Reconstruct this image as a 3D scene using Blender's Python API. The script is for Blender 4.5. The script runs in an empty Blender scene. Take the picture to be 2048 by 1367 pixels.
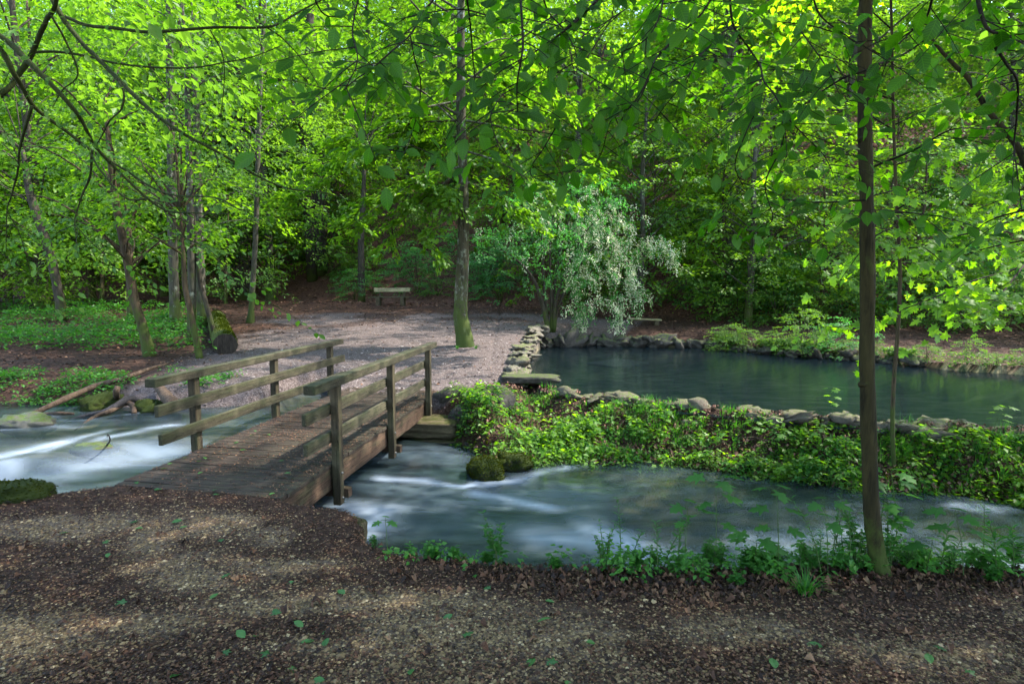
import bpy, bmesh, math
import numpy as np
from mathutils import Vector, Matrix

sc = bpy.context.scene
COL = sc.collection
rng = np.random.default_rng(7)

# ------------------------------------------------------------------ camera, world, sun, exposure
FPX, CAMZ, TILT = 1150.0, 2.06, math.atan(111.5 / 1150.0)
cam_d = bpy.data.cameras.new('camera')
cam_d.sensor_width = 36.0
cam_d.lens = 36.0 * FPX / 2048.0
cam_d.clip_end = 600.0
cam_d.clip_start = 0.05
cam = bpy.data.objects.new('camera', cam_d)
cam.location = (0, 0, CAMZ)
cam.rotation_euler = (math.pi / 2 - TILT, 0, 0)
COL.objects.link(cam)
sc.camera = cam

SUN_EL, SUN_AZ = math.radians(52.0), math.radians(78.0)     # azimuth from +Y towards +X
world = bpy.data.worlds.new('World')
sc.world = world
world.use_nodes = True
wn = world.node_tree.nodes
sky = wn.new('ShaderNodeTexSky')
sky.sky_type = 'NISHITA'
sky.sun_disc = False
sky.sun_elevation = SUN_EL
sky.sun_rotation = SUN_AZ
world.node_tree.links.new(sky.outputs[0], wn['Background'].inputs[0])
wn['Background'].inputs[1].default_value = 0.15
sun_d = bpy.data.lights.new('sun', 'SUN')
sun_d.energy = 2.1
sun_d.angle = math.radians(0.9)
sun_d.color = (1.0, 0.94, 0.84)
sun = bpy.data.objects.new('sun', sun_d)
to_sun = Vector((math.sin(SUN_AZ) * math.cos(SUN_EL), math.cos(SUN_AZ) * math.cos(SUN_EL), math.sin(SUN_EL)))
sun.rotation_euler = to_sun.to_track_quat('Z', 'Y').to_euler()
sun.location = to_sun * 80
COL.objects.link(sun)
sc.view_settings.view_transform = 'Standard'
sc.view_settings.look = 'None'
sc.view_settings.exposure = 3.05
sc.view_settings.gamma = 1.0
sc.view_settings.use_curve_mapping = False
cy = sc.cycles
cy.max_bounces = 7
cy.diffuse_bounces = 4
cy.glossy_bounces = 2
cy.transmission_bounces = 4
cy.transparent_max_bounces = 6
cy.caustics_reflective = False
cy.caustics_refractive = False
cy.sample_clamp_indirect = 6.0
cy.use_denoising = True

# ------------------------------------------------------------------ helpers
CT, ST = math.cos(TILT), math.sin(TILT)


def ray(px, py):
    x, y = (px - 1024.0) / FPX, (683.5 - py) / FPX
    return np.array((x, CT + ST * y, -ST + CT * y))


def at_depth(px, py, d):
    r = ray(px, py)
    return np.array((0, 0, CAMZ)) + r * (d / r[1])


def at_height(px, py, z):
    r = ray(px, py)
    return np.array((0, 0, CAMZ)) + r * ((z - CAMZ) / r[2])


def sstep(a, b, x):
    t = np.clip((np.asarray(x, float) - a) / (b - a), 0, 1)
    return t * t * (3 - 2 * t)


def _hash(ix, iy, seed):
    n = (ix * 374761393 + iy * 668265263 + seed * 982451653) & 0xFFFFFFFF
    n = ((n ^ (n >> 13)) * 1274126177) & 0xFFFFFFFF
    return ((n ^ (n >> 16)) & 0xFFFF) / 65535.0


def noise2(x, y, seed=0):
    x, y = np.asarray(x, float), np.asarray(y, float)
    ix, iy = np.floor(x).astype(np.int64), np.floor(y).astype(np.int64)
    fx, fy = x - ix, y - iy
    fx, fy = fx * fx * (3 - 2 * fx), fy * fy * (3 - 2 * fy)
    a, b = _hash(ix, iy, seed), _hash(ix + 1, iy, seed)
    c, d = _hash(ix, iy + 1, seed), _hash(ix + 1, iy + 1, seed)
    return (a + (b - a) * fx) * (1 - fy) + (c + (d - c) * fx) * fy


def fbm(x, y, seed=0, octv=4):
    s, amp, tot = 0.0, 1.0, 0.0
    for k in range(octv):
        s = s + amp * noise2(x * 2 ** k + 17.3 * k, y * 2 ** k - 9.1 * k, seed + k)
        tot += amp
        amp *= 0.5
    return s / tot


class MB:
    """collects vertices and faces (with a smooth flag and a per-vertex float) for ONE mesh"""

    def __init__(self):
        self.v, self.f, self.n = [], [], 0

    def add(self, v, f):
        v = np.asarray(v, float)
        self.v.append(v)
        self.f += [tuple(int(i) + self.n for i in q) for q in f]
        self.n += len(v)

    def tube(self, pts, rad, seg=8, rough=0.0, smooth_n=0, cap=True):
        pts = np.asarray(pts, float)
        rad = np.asarray(rad, float) * np.ones(len(pts))
        if smooth_n:
            pts, rad = catmull(pts, rad, smooth_n)
        m = len(pts)
        tan = np.gradient(pts, axis=0)
        tan /= np.linalg.norm(tan, axis=1)[:, None] + 1e-9
        ref = np.array((0, 0, 1.0)) if abs(tan[0][2]) < 0.8 else np.array((0, 1.0, 0))
        verts = []
        nrm = np.cross(tan[0], ref)
        nrm /= np.linalg.norm(nrm)
        for i in range(m):
            nrm = nrm - tan[i] * nrm.dot(tan[i])
            nrm /= np.linalg.norm(nrm) + 1e-9
            bi = np.cross(tan[i], nrm)
            a = np.linspace(0, 2 * math.pi, seg, endpoint=False)
            r = rad[i] * (1 + rough * (noise2(np.cos(a) * 2 + 5 + i * 0.37, np.sin(a) * 2 + i * 0.61, 3) - 0.5) * 2)
            verts.append(pts[i] + r[:, None] * (np.cos(a)[:, None] * nrm + np.sin(a)[:, None] * bi))
        f = []
        for i in range(m - 1):
            for k in range(seg):
                k2 = (k + 1) % seg
                f.append((i * seg + k, i * seg + k2, (i + 1) * seg + k2, (i + 1) * seg + k))
        if cap:
            f.append(tuple(range(seg))[::-1])
            f.append(tuple((m - 1) * seg + k for k in range(seg)))
        self.add(np.concatenate(verts), f)

    def box(self, c, ax, ay, az, hx, hy, hz, ch=0.006):
        """chamfered box: centre, unit axes, half sizes"""
        c, ax, ay, az = (np.asarray(q, float) for q in (c, ax, ay, az))
        vs, idx = [], {}
        for sx in (-1, 1):
            for sy in (-1, 1):
                for sz in (-1, 1):
                    for k in range(3):
                        d = [hx, hy, hz]
                        for j in range(3):
                            if j != k:
                                d[j] -= ch
                        idx[(sx, sy, sz, k)] = len(vs)
                        vs.append(c + ax * sx * d[0] + ay * sy * d[1] + az * sz * d[2])
        f = []
        for s in (-1, 1):
            f.append([idx[(s, a, b, 0)] for a, b in ((-1, -1), (1, -1), (1, 1), (-1, 1))][::s])
            f.append([idx[(a, s, b, 1)] for a, b in ((-1, -1), (-1, 1), (1, 1), (1, -1))][::s])
            f.append([idx[(a, b, s, 2)] for a, b in ((-1, -1), (1, -1), (1, 1), (-1, 1))][::s])
        for a in (-1, 1):
            for b in (-1, 1):
                f.append([idx[(a, b, -1, 0)], idx[(a, b, 1, 0)], idx[(a, b, 1, 1)], idx[(a, b, -1, 1)]][::a * b])
                f.append([idx[(a, -1, b, 0)], idx[(a, 1, b, 0)], idx[(a, 1, b, 2)], idx[(a, -1, b, 2)]][::-a * b])
                f.append([idx[(-1, a, b, 1)], idx[(1, a, b, 1)], idx[(1, a, b, 2)], idx[(-1, a, b, 2)]][::a * b])
        for sx in (-1, 1):
            for sy in (-1, 1):
                for sz in (-1, 1):
                    f.append([idx[(sx, sy, sz, k)] for k in range(3)][::sx * sy * sz])
        self.add(vs, f)

    def mesh(self, name, mat, loc=None, smooth=True):
        me = bpy.data.meshes.new(name)
        v = np.concatenate(self.v)
        if loc is not None:
            v = v - np.asarray(loc, float)
        me.from_pydata(v.tolist(), [], self.f)
        me.materials.append(mat)
        if smooth:
            me.polygons.foreach_set('use_smooth', [True] * len(me.polygons))
        me.update()
        return me


def catmull(p, r, n):
    q = np.vstack((2 * p[0] - p[1], p, 2 * p[-1] - p[-2]))
    op, orr = [], []
    for i in range(1, len(q) - 2):
        for t in np.linspace(0, 1, n, endpoint=False):
            op.append(0.5 * (2 * q[i] + (q[i + 1] - q[i - 1]) * t + (2 * q[i - 1] - 5 * q[i] + 4 * q[i + 1] - q[i + 2]) * t * t
                             + (3 * q[i] - q[i - 1] - 3 * q[i + 1] + q[i + 2]) * t ** 3))
            orr.append(r[i - 1] * (1 - t) + r[i] * t)
    op.append(p[-1])
    orr.append(r[-1])
    return np.array(op), np.array(orr)


def link(name, me, parent=None, loc=None, rot=None, scale=None):
    o = bpy.data.objects.new(name, me)
    COL.objects.link(o)
    if parent is not None:
        o.parent = parent
    if loc is not None:
        o.location = [float(q) for q in loc]
    if rot is not None:
        o.rotation_euler = rot
    if scale is not None:
        o.scale = (scale,) * 3 if np.isscalar(scale) else scale
    return o


def tag(o, label=None, cat=None, group=None, kind=None):
    if label:
        o['label'] = label
    if cat:
        o['category'] = cat
    if group:
        o['group'] = group
    if kind:
        o['kind'] = kind
    return o


def thing(name, loc, label, cat, group=None):
    o = link(name, None, loc=loc)
    o.empty_display_size = 0.3
    return tag(o, label, cat, group)


# ------------------------------------------------------------------ materials
def new_mat(name):
    m = bpy.data.materials.new(name)
    m.use_nodes = True
    nt = m.node_tree
    nt.nodes.clear()
    out = nt.nodes.new('ShaderNodeOutputMaterial')
    return m, nt, out


def nd(nt, typ, props=None, **ins):
    n = nt.nodes.new('ShaderNode' + typ)
    for k, v in (props or {}).items():
        setattr(n, k, v)
    for k, v in ins.items():
        key = int(k[1:]) if k[0] == 'i' and k[1:].isdigit() else k.replace('_', ' ')
        if isinstance(v, bpy.types.NodeSocket):
            nt.links.new(v, n.inputs[key])
        else:
            n.inputs[key].default_value = v
    return n


def rgb(c):
    return (c[0], c[1], c[2], 1.0)


def mixc(nt, fac, a, b, mode='MIX'):
    n = nd(nt, 'MixRGB', {'blend_type': mode})
    for i, v in enumerate((fac, a, b)):
        if isinstance(v, bpy.types.NodeSocket):
            nt.links.new(v, n.inputs[i])
        else:
            n.inputs[i].default_value = v if i == 0 else rgb(v)
    return n.outputs[0]


def ramp(nt, fac, stops):
    n = nt.nodes.new('ShaderNodeValToRGB')
    el = n.color_ramp.elements
    while len(el) < len(stops):
        el.new(0.5)
    for e, (p, c) in zip(el, stops):
        e.position = p
        e.color = rgb(c) if not np.isscalar(c) else (c, c, c, 1)
    nt.links.new(fac, n.inputs[0])
    return n.outputs[0]


def tex_noise(nt, vec, scale, detail=4, rough=0.55, dist=0.0):
    return nd(nt, 'TexNoise', None, Vector=vec, Scale=scale, Detail=detail, Roughness=rough, Distortion=dist).outputs[0]


def coords(nt, scale=(1, 1, 1), which='Object'):
    tc = nt.nodes.new('ShaderNodeTexCoord')
    mp = nd(nt, 'Mapping', None, Vector=tc.outputs[which])
    mp.inputs['Scale'].default_value = scale
    return mp.outputs[0]


def bump(nt, h, strength=0.4, dist=0.02):
    return nd(nt, 'Bump', None, Height=h, Strength=strength, Distance=dist).outputs[0]


def leaf_mat(name, dark, light, trans_gain=1.0, trans=0.5, yellow=(1.5, 1.25, 0.35), veins=False, gloss=0.03, rough=0.5):
    m, nt, out = new_mat(name)
    a = nd(nt, 'Attribute', {'attribute_name': 'tint'})
    oi = nt.nodes.new('ShaderNodeObjectInfo')
    f = nd(nt, 'Math', {'operation': 'MULTIPLY_ADD'}, i0=oi.outputs['Random'], i1=0.35, i2=a.outputs['Fac'])
    f = nd(nt, 'Math', {'operation': 'SUBTRACT'}, i0=f.outputs[0], i1=0.17)
    col = ramp(nt, f.outputs[0], [(0.0, dark), (0.55, tuple((dark[i] + light[i]) / 2 for i in range(3))), (1.0, light)])
    nrm = None
    if veins:
        uv = nd(nt, 'UVMap')
        sp = nd(nt, 'SeparateXYZ', None, Vector=uv.outputs[0])
        ab = nd(nt, 'Math', {'operation': 'ABSOLUTE'}, i0=sp.outputs[1])
        ph = nd(nt, 'Math', {'operation': 'MULTIPLY_ADD'}, i0=ab.outputs[0], i1=-0.75, i2=sp.outputs[0])
        w = nd(nt, 'Math', {'operation': 'MULTIPLY'}, i0=ph.outputs[0], i1=52.0)
        w = nd(nt, 'Math', {'operation': 'SINE'}, i0=w.outputs[0])
        w = nd(nt, 'Math', {'operation': 'POWER'}, i0=nd(nt, 'Math', {'operation': 'MULTIPLY_ADD'}, i0=w.outputs[0], i1=0.5, i2=0.5).outputs[0], i1=6.0)
        mid = nd(nt, 'Math', {'operation': 'LESS_THAN'}, i0=ab.outputs[0], i1=0.018)
        w = nd(nt, 'Math', {'operation': 'MAXIMUM'}, i0=w.outputs[0], i1=mid.outputs[0])
        k = nd(nt, 'Math', {'operation': 'MULTIPLY'}, i0=w.outputs[0], i1=0.35)
        col = mixc(nt, k.outputs[0], col, tuple(min(1, light[i] * 1.5) for i in range(3)))
        nrm = bump(nt, w.outputs[0], 0.25, 0.002)
    tcol = mixc(nt, 1.0, col, tuple(y * trans_gain for y in yellow), 'MULTIPLY')
    d = nd(nt, 'BsdfDiffuse', None, Color=col)
    t = nd(nt, 'BsdfTranslucent', None, Color=tcol)
    g = nd(nt, 'BsdfGlossy', None, Color=(1, 1, 1, 1), Roughness=rough)
    if nrm is not None:
        for n in (d, g):
            nt.links.new(nrm, n.inputs['Normal'])
    s1 = nd(nt, 'MixShader', None, i0=trans, i1=d.outputs[0], i2=t.outputs[0])
    s2 = nd(nt, 'MixShader', None, i0=gloss, i1=s1.outputs[0], i2=g.outputs[0])
    nt.links.new(s2.outputs[0], out.inputs[0])
    return m


def bark_mat(name, dark, light, moss=0.4, moss_h=1.2, scale=7.0, mosscol=(0.026, 0.036, 0.007), lichen=0.0):
    m, nt, out = new_mat(name)
    v = coords(nt, (scale, scale, scale * 0.22))
    n1 = tex_noise(nt, v, 1.0, 6, 0.65, 0.4)
    v2 = coords(nt, (scale * 4, scale * 4, scale * 0.5))
    n2 = tex_noise(nt, v2, 1.0, 4, 0.7, 0.2)
    col = mixc(nt, ramp(nt, n1, [(0.3, 0.0), (0.7, 1.0)]), dark, light)
    col = mixc(nt, ramp(nt, n2, [(0.35, 0.75), (0.5, 0.0)]), col, tuple(c * 0.45 for c in dark))
    if lichen:
        n4 = tex_noise(nt, coords(nt, (5, 5, 3)), 1.3, 5, 0.7)
        col = mixc(nt, ramp(nt, n4, [(0.60 - lichen * 0.1, 0.0), (0.66, 0.75)]), col, (0.19, 0.205, 0.165))
    sp = nd(nt, 'SeparateXYZ', None, Vector=coords(nt))
    hgt = nd(nt, 'MapRange', None, Value=sp.outputs[2], i1=0.0, i2=moss_h, i3=1.0, i4=0.0)
    n3 = tex_noise(nt, coords(nt, (3, 3, 2)), 1.4, 5, 0.7)
    mf = nd(nt, 'Math', {'operation': 'MULTIPLY_ADD'}, i0=hgt.outputs[0], i1=0.35, i2=n3)
    if moss > 0:
        mfr = ramp(nt, mf.outputs[0], [(0.62 - moss * 0.25, 0.0), (0.75 - moss * 0.2, 0.92)])
        col = mixc(nt, mfr, col, mixc(nt, n2, mosscol, tuple(c * 2.0 for c in mosscol)))
    b = nd(nt, 'BsdfPrincipled', None, Base_Color=col, Roughness=0.9)
    b.inputs['Specular IOR Level'].default_value = 0.15
    hh = mixc(nt, 0.5, n1, n2)
    nt.links.new(bump(nt, hh, 0.8, 0.03), b.inputs['Normal'])
    nt.links.new(b.outputs[0], out.inputs[0])
    return m


def stone_mat(name, dark, light, moss=0.5, mosscol=(0.05, 0.075, 0.01), scale=6.0, wet=False):
    m, nt, out = new_mat(name)
    v = coords(nt, (1, 1, 1))
    n1 = tex_noise(nt, v, scale, 7, 0.65)
    n2 = tex_noise(nt, v, scale * 7, 4, 0.7)
    col = mixc(nt, ramp(nt, n1, [(0.3, 0.0), (0.68, 1.0)]), dark, light)
    col = mixc(nt, ramp(nt, n2, [(0.32, 0.6), (0.5, 0.0)]), col, tuple(c * 0.4 for c in dark))
    g = nt.nodes.new('ShaderNodeNewGeometry')
    sp = nd(nt, 'SeparateXYZ', None, Vector=g.outputs['Normal'])
    n3 = tex_noise(nt, v, scale * 0.7, 5, 0.7)
    mf = nd(nt, 'Math', {'operation': 'MULTIPLY_ADD'}, i0=sp.outputs[2], i1=0.25, i2=n3)
    mfr = ramp(nt, mf.outputs[0], [(0.85 - moss * 0.5, 0.0), (0.95 - moss * 0.45, 0.95)])
    n4 = tex_noise(nt, v, scale * 16, 3, 0.6)
    col = mixc(nt, mfr, col, mixc(nt, n4, tuple(c * 0.5 for c in mosscol), tuple(c * 2.2 for c in mosscol)))
    b = nd(nt, 'BsdfPrincipled', None, Base_Color=col, Roughness=0.35 if wet else 0.88)
    b.inputs['Specular IOR Level'].default_value = 0.3 if wet else 0.15
    hh = mixc(nt, 0.45, n1, mixc(nt, mfr, n2, n4))
    nt.links.new(bump(nt, hh, 0.9, 0.04), b.inputs['Normal'])
    nt.links.new(b.outputs[0], out.inputs[0])
    return m


def wood_mat(name, dark, light, algae=0.4, alg=(0.07, 0.085, 0.03), axis=1, scale=1.0):
    """weathered wood, grain running along the local axis"""
    m, nt, out = new_mat(name)
    s = [60.0 * scale] * 3
    s[axis] = 2.2 * scale
    n1 = tex_noise(nt, coords(nt, s), 1.0, 4, 0.6, 0.6)
    s2 = [9.0] * 3
    s2[axis] = 1.6
    n2 = tex_noise(nt, coords(nt, s2), 1.0, 5, 0.65)
    oi = nt.nodes.new('ShaderNodeObjectInfo')
    col = mixc(nt, ramp(nt, n1, [(0.3, 0.0), (0.7, 1.0)]), dark, light)
    hv = nd(nt, 'HueSaturation', None, Color=col, Value=nd(nt, 'MapRange', None, Value=oi.outputs['Random'], i3=0.7, i4=1.3).outputs[0])
    g = nt.nodes.new('ShaderNodeNewGeometry')
    sp = nd(nt, 'SeparateXYZ', None, Vector=g.outputs['Normal'])
    mf = nd(nt, 'Math', {'operation': 'MULTIPLY_ADD'}, i0=sp.outputs[2], i1=0.12, i2=n2)
    fac = ramp(nt, mf.outputs[0], [(0.62 - algae * 0.3, 0.0), (0.85 - algae * 0.3, 0.85)])
    col = mixc(nt, fac, hv.outputs[0], alg)
    s3 = [34.0 * scale] * 3
    s3[axis] = 1.1 * scale
    n6 = tex_noise(nt, coords(nt, s3), 1.0, 3, 0.5, 1.2)
    crack = ramp(nt, n6, [(0.475, 0.0), (0.495, 0.85), (0.505, 0.85), (0.525, 0.0)])
    n7 = tex_noise(nt, coords(nt), 3.1, 4, 0.65)
    col = mixc(nt, ramp(nt, n7, [(0.45, 0.0), (0.7, 0.6)]), col, tuple(c * 1.5 for c in light))
    col = mixc(nt, crack, col, tuple(c * 0.35 for c in dark))
    n5 = tex_noise(nt, coords(nt), 70.0, 2, 0.5)
    col = mixc(nt, ramp(nt, n5, [(0.66, 0.0), (0.72, 0.5)]), col, tuple(min(1, c * 2.2) for c in light))
    b = nd(nt, 'BsdfPrincipled', None, Base_Color=col, Roughness=0.85)
    b.inputs['Specular IOR Level'].default_value = 0.2
    nt.links.new(bump(nt, mixc(nt, crack, n1, (0, 0, 0)), 0.7, 0.008), b.inputs['Normal'])
    nt.links.new(b.outputs[0], out.inputs[0])
    return m


M = {}
M['leaf_far'] = leaf_mat('leaf_far', (0.024, 0.076, 0.012), (0.076, 0.155, 0.024), 2.2, 0.5, (1.3, 1.2, 0.32), gloss=0.015)
M['leaf_yellow'] = leaf_mat('leaf_yellow', (0.036, 0.100, 0.008), (0.095, 0.185, 0.016), 2.3, 0.55, (1.35, 1.25, 0.25), gloss=0.015)
M['leaf_cool'] = leaf_mat('leaf_cool', (0.026, 0.100, 0.024), (0.075, 0.19, 0.05), 2.2, 0.45, (0.9, 1.25, 0.5), gloss=0.02)
M['leaf_beech'] = leaf_mat('leaf_beech', (0.015, 0.056, 0.003), (0.044, 0.110, 0.005), 2.3, 0.58, (1.0, 1.25, 0.2), veins=True, gloss=0.012)
M['leaf_maple'] = leaf_mat('leaf_maple', (0.045, 0.13, 0.008), (0.11, 0.22, 0.014), 2.5, 0.55, (1.45, 1.3, 0.2), gloss=0.02)
M['leaf_blossom'] = leaf_mat('leaf_blossom', (0.24, 0.29, 0.13), (0.70, 0.69, 0.48), 0.9, 0.35, (1, 1, 0.9), gloss=0.02)
M['leaf_herb'] = leaf_mat('leaf_herb', (0.020, 0.090, 0.013), (0.060, 0.175, 0.024), 1.8, 0.42, (1.1, 1.2, 0.28), gloss=0.015)
M['leaf_fallen'] = leaf_mat('leaf_fallen', (0.02, 0.075, 0.014), (0.06, 0.15, 0.03), 1.0, 0.2, gloss=0.03)
M['moss'] = leaf_mat('moss', (0.014, 0.026, 0.002), (0.06, 0.072, 0.006), 1.2, 0.3, (1.3, 1.2, 0.3), gloss=0.0)


def litter_mat(name, cols):
    m, nt, out = new_mat(name)
    a = nd(nt, 'Attribute', {'attribute_name': 'tint'})
    col = ramp(nt, a.outputs['Fac'], cols)
    b = nd(nt, 'BsdfPrincipled', None, Base_Color=col, Roughness=0.75)
    b.inputs['Specular IOR Level'].default_value = 0.25
    nt.links.new(b.outputs[0], out.inputs[0])
    return m


M['litter'] = litter_mat('litter', [(0.0, (0.014, 0.007, 0.005)), (0.45, (0.052, 0.022, 0.011)), (0.8, (0.112, 0.050, 0.025)), (1.0, (0.18, 0.105, 0.056))])
M['litter_red'] = litter_mat('litter_red', [(0.0, (0.03, 0.013, 0.009)), (0.5, (0.10, 0.042, 0.025)), (1.0, (0.22, 0.115, 0.075))])
M['gravel'] = litter_mat('gravel', [(0.0, (0.050, 0.028, 0.014)), (0.5, (0.155, 0.098, 0.046)), (0.85, (0.28, 0.187, 0.092)), (1.0, (0.42, 0.30, 0.17))])
M['gravel_far'] = litter_mat('gravel_far', [(0.0, (0.038, 0.026, 0.025)), (0.5, (0.098, 0.076, 0.070)), (0.85, (0.158, 0.128, 0.118)), (1.0, (0.25, 0.215, 0.20))])

M['bark_grey'] = bark_mat('bark_grey', (0.028, 0.025, 0.017), (0.080, 0.072, 0.054), 0.30, 1.6, 6, lichen=0.3)
M['bark_central'] = bark_mat('bark_central', (0.024, 0.020, 0.012), (0.072, 0.062, 0.040), 0.34, 1.8, 6, lichen=0.8)
M['bark_brown'] = bark_mat('bark_brown', (0.025, 0.017, 0.009), (0.075, 0.053, 0.032), 0.28, 1.4, 8)
M['bark_beech'] = bark_mat('bark_beech', (0.011, 0.009, 0.0035), (0.034, 0.027, 0.009), 0.12, 0.6, 9)
M['bark_dark'] = bark_mat('bark_dark', (0.018, 0.014, 0.010), (0.06, 0.05, 0.036), 0.25, 1.0, 9)
M['bark_mossy'] = bark_mat('bark_mossy', (0.008, 0.007, 0.004), (0.024, 0.020, 0.012), 0.5, 50.0, 12, (0.016, 0.022, 0.005))
M['twig'] = bark_mat('twig', (0.008, 0.006, 0.004), (0.022, 0.016, 0.009), 0.0, 0.1, 12)
M['driftwood'] = bark_mat('driftwood', (0.03, 0.019, 0.012), (0.11, 0.075, 0.052), -0.6, 0.1, 14)
M['driftwood_dark'] = bark_mat('driftwood_dark', (0.012, 0.011, 0.013), (0.05, 0.045, 0.045), -0.6, 0.1, 14)
M['stem'] = bark_mat('stem', (0.03, 0.06, 0.015), (0.07, 0.11, 0.03), -0.6, 0.1, 10)
M['log'] = bark_mat('log', (0.035, 0.026, 0.016), (0.10, 0.08, 0.05), 0.95, 9.0, 6, (0.035, 0.045, 0.008))
M['log_end'] = bark_mat('log_end', (0.014, 0.011, 0.009), (0.045, 0.036, 0.028), -0.5, 0.1, 10)
M['stone'] = stone_mat('stone', (0.05, 0.043, 0.034), (0.16, 0.14, 0.112), 0.15)
M['stone_pale'] = stone_mat('stone_pale', (0.055, 0.045, 0.034), (0.185, 0.155, 0.120), 0.30, scale=9)
M['slab_pale'] = stone_mat('slab_pale', (0.11, 0.095, 0.09), (0.19, 0.165, 0.155), 0.0)
M['stone_dark'] = stone_mat('stone_dark', (0.022, 0.019, 0.016), (0.085, 0.074, 0.062), 0.3, scale=7)
M['stone_mossy'] = stone_mat('stone_mossy', (0.022, 0.018, 0.013), (0.07, 0.06, 0.045), 0.9, (0.022, 0.032, 0.005))
M['stone_wet'] = stone_mat('stone_wet', (0.03, 0.03, 0.025), (0.12, 0.11, 0.085), 0.45, wet=True)
M['stone_abutment'] = stone_mat('stone_abutment', (0.045, 0.034, 0.018), (0.14, 0.11, 0.065), 0.4, (0.032, 0.036, 0.007), 5)
M['wood_rail'] = wood_mat('wood_rail', (0.018, 0.015, 0.009), (0.062, 0.053, 0.033), 0.6, (0.032, 0.037, 0.015))
M['wood_post'] = wood_mat('wood_post', (0.018, 0.013, 0.008), (0.060, 0.046, 0.027), 0.5, (0.040, 0.043, 0.016), axis=2)
M['wood_plank'] = wood_mat('wood_plank', (0.014, 0.0095, 0.007), (0.046, 0.033, 0.025), 0.22, (0.028, 0.029, 0.014), axis=0)
M['wood_beam'] = wood_mat('wood_beam', (0.028, 0.016, 0.010), (0.09, 0.053, 0.033), 0.4, (0.05, 0.053, 0.024))
M['wood_bench'] = wood_mat('wood_bench', (0.11, 0.09, 0.045), (0.27, 0.23, 0.13), 0.5, (0.2, 0.19, 0.09), axis=0, scale=0.5)


def steel_mat():
    m, nt, out = new_mat('steel')
    b = nd(nt, 'BsdfPrincipled', None, Base_Color=(0.25, 0.24, 0.23, 1), Metallic=0.8, Roughness=0.55)
    nt.links.new(b.outputs[0], out.inputs[0])
    return m


M['steel'] = steel_mat()

# ------------------------------------------------------------------ lie of the land
NBX, NBY = zip((-40, 6.6), (-14, 6.2), (-8, 6.0), (-5.2, 5.67), (-4.5, 5.45), (-3.99, 5.66), (-3.0, 5.55), (-2.4, 5.35), (-2.0, 5.12), (-1.5, 5.0), (-1.3, 4.75), (-1.18, 4.35), (-0.8, 4.12), (-0.45, 4.03),
               (0.3, 3.87), (1.0, 3.86), (1.6, 3.86), (2.3, 3.92), (2.9, 3.95), (3.6, 3.85), (6, 3.7), (14, 3.0), (40, 2.0))
FWX, FWY = zip((-40, 13), (-14, 11.7), (-10.6, 11.5), (-9.0, 11.5), (-7.3, 11.1), (-6.1, 11.1), (-5.3, 11.4), (-4.9, 12.4), (-4.6, 13.0), (-4.2, 13.0), (-3.9, 12.0), (-3.5, 10.9), (-2.6, 10.35), (-1.3, 10.2), (-0.8, 9.7),
               (-0.25, 8.7), (1.0, 8.75), (2.4, 8.75), (3.6, 8.3), (4.7, 7.6), (6.0, 7.5), (6.7, 7.1), (14, 6.0), (40, 3.0))
PNX, PNY = zip((0.35, 13.2), (0.6, 12.1), (1.02, 11.2), (2.46, 10.2), (3.95, 9.4), (4.9, 8.95), (5.8, 8.5), (7.4, 8.15), (14, 7.0), (40, 4.5))
PFX, PFY = zip((0.35, 13.6), (0.5, 16.0), (0.8, 18.6), (1.15, 20.5), (3.2, 20.9), (6.6, 20.0), (8.4, 17.8), (10.4, 16.4), (11.2, 14.6), (12.4, 13.8), (17, 12.5), (40, 9.0))
HFX, HFY = zip((-90, 50), (-40, 42), (-25, 37), (-12, 32), (-5, 29.6), (2, 28), (8, 25.5), (15, 23.5), (25, 22), (90, 18))
POND_Z = -0.08


def stream_z(x, y):
    """height of the stream's surface: a low cascade on the upstream side of the bridge, then a run to the right"""
    x, y = np.asarray(x, float), np.asarray(y, float)
    wx = np.interp(x, [-12, -7.2, -6.4, -5.6, -4.9, -4.3], [6.6, 6.9, 7.5, 8.3, 8.9, 9.2])
    up = sstep(0.0, 0.75, y - wx)
    z = -0.52 - 0.20 * sstep(-4.5, 0.5, x) - 0.05 * sstep(2, 10, x)
    return z + up * 0.20 * sstep(-3.0, -5.0, x)


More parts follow.
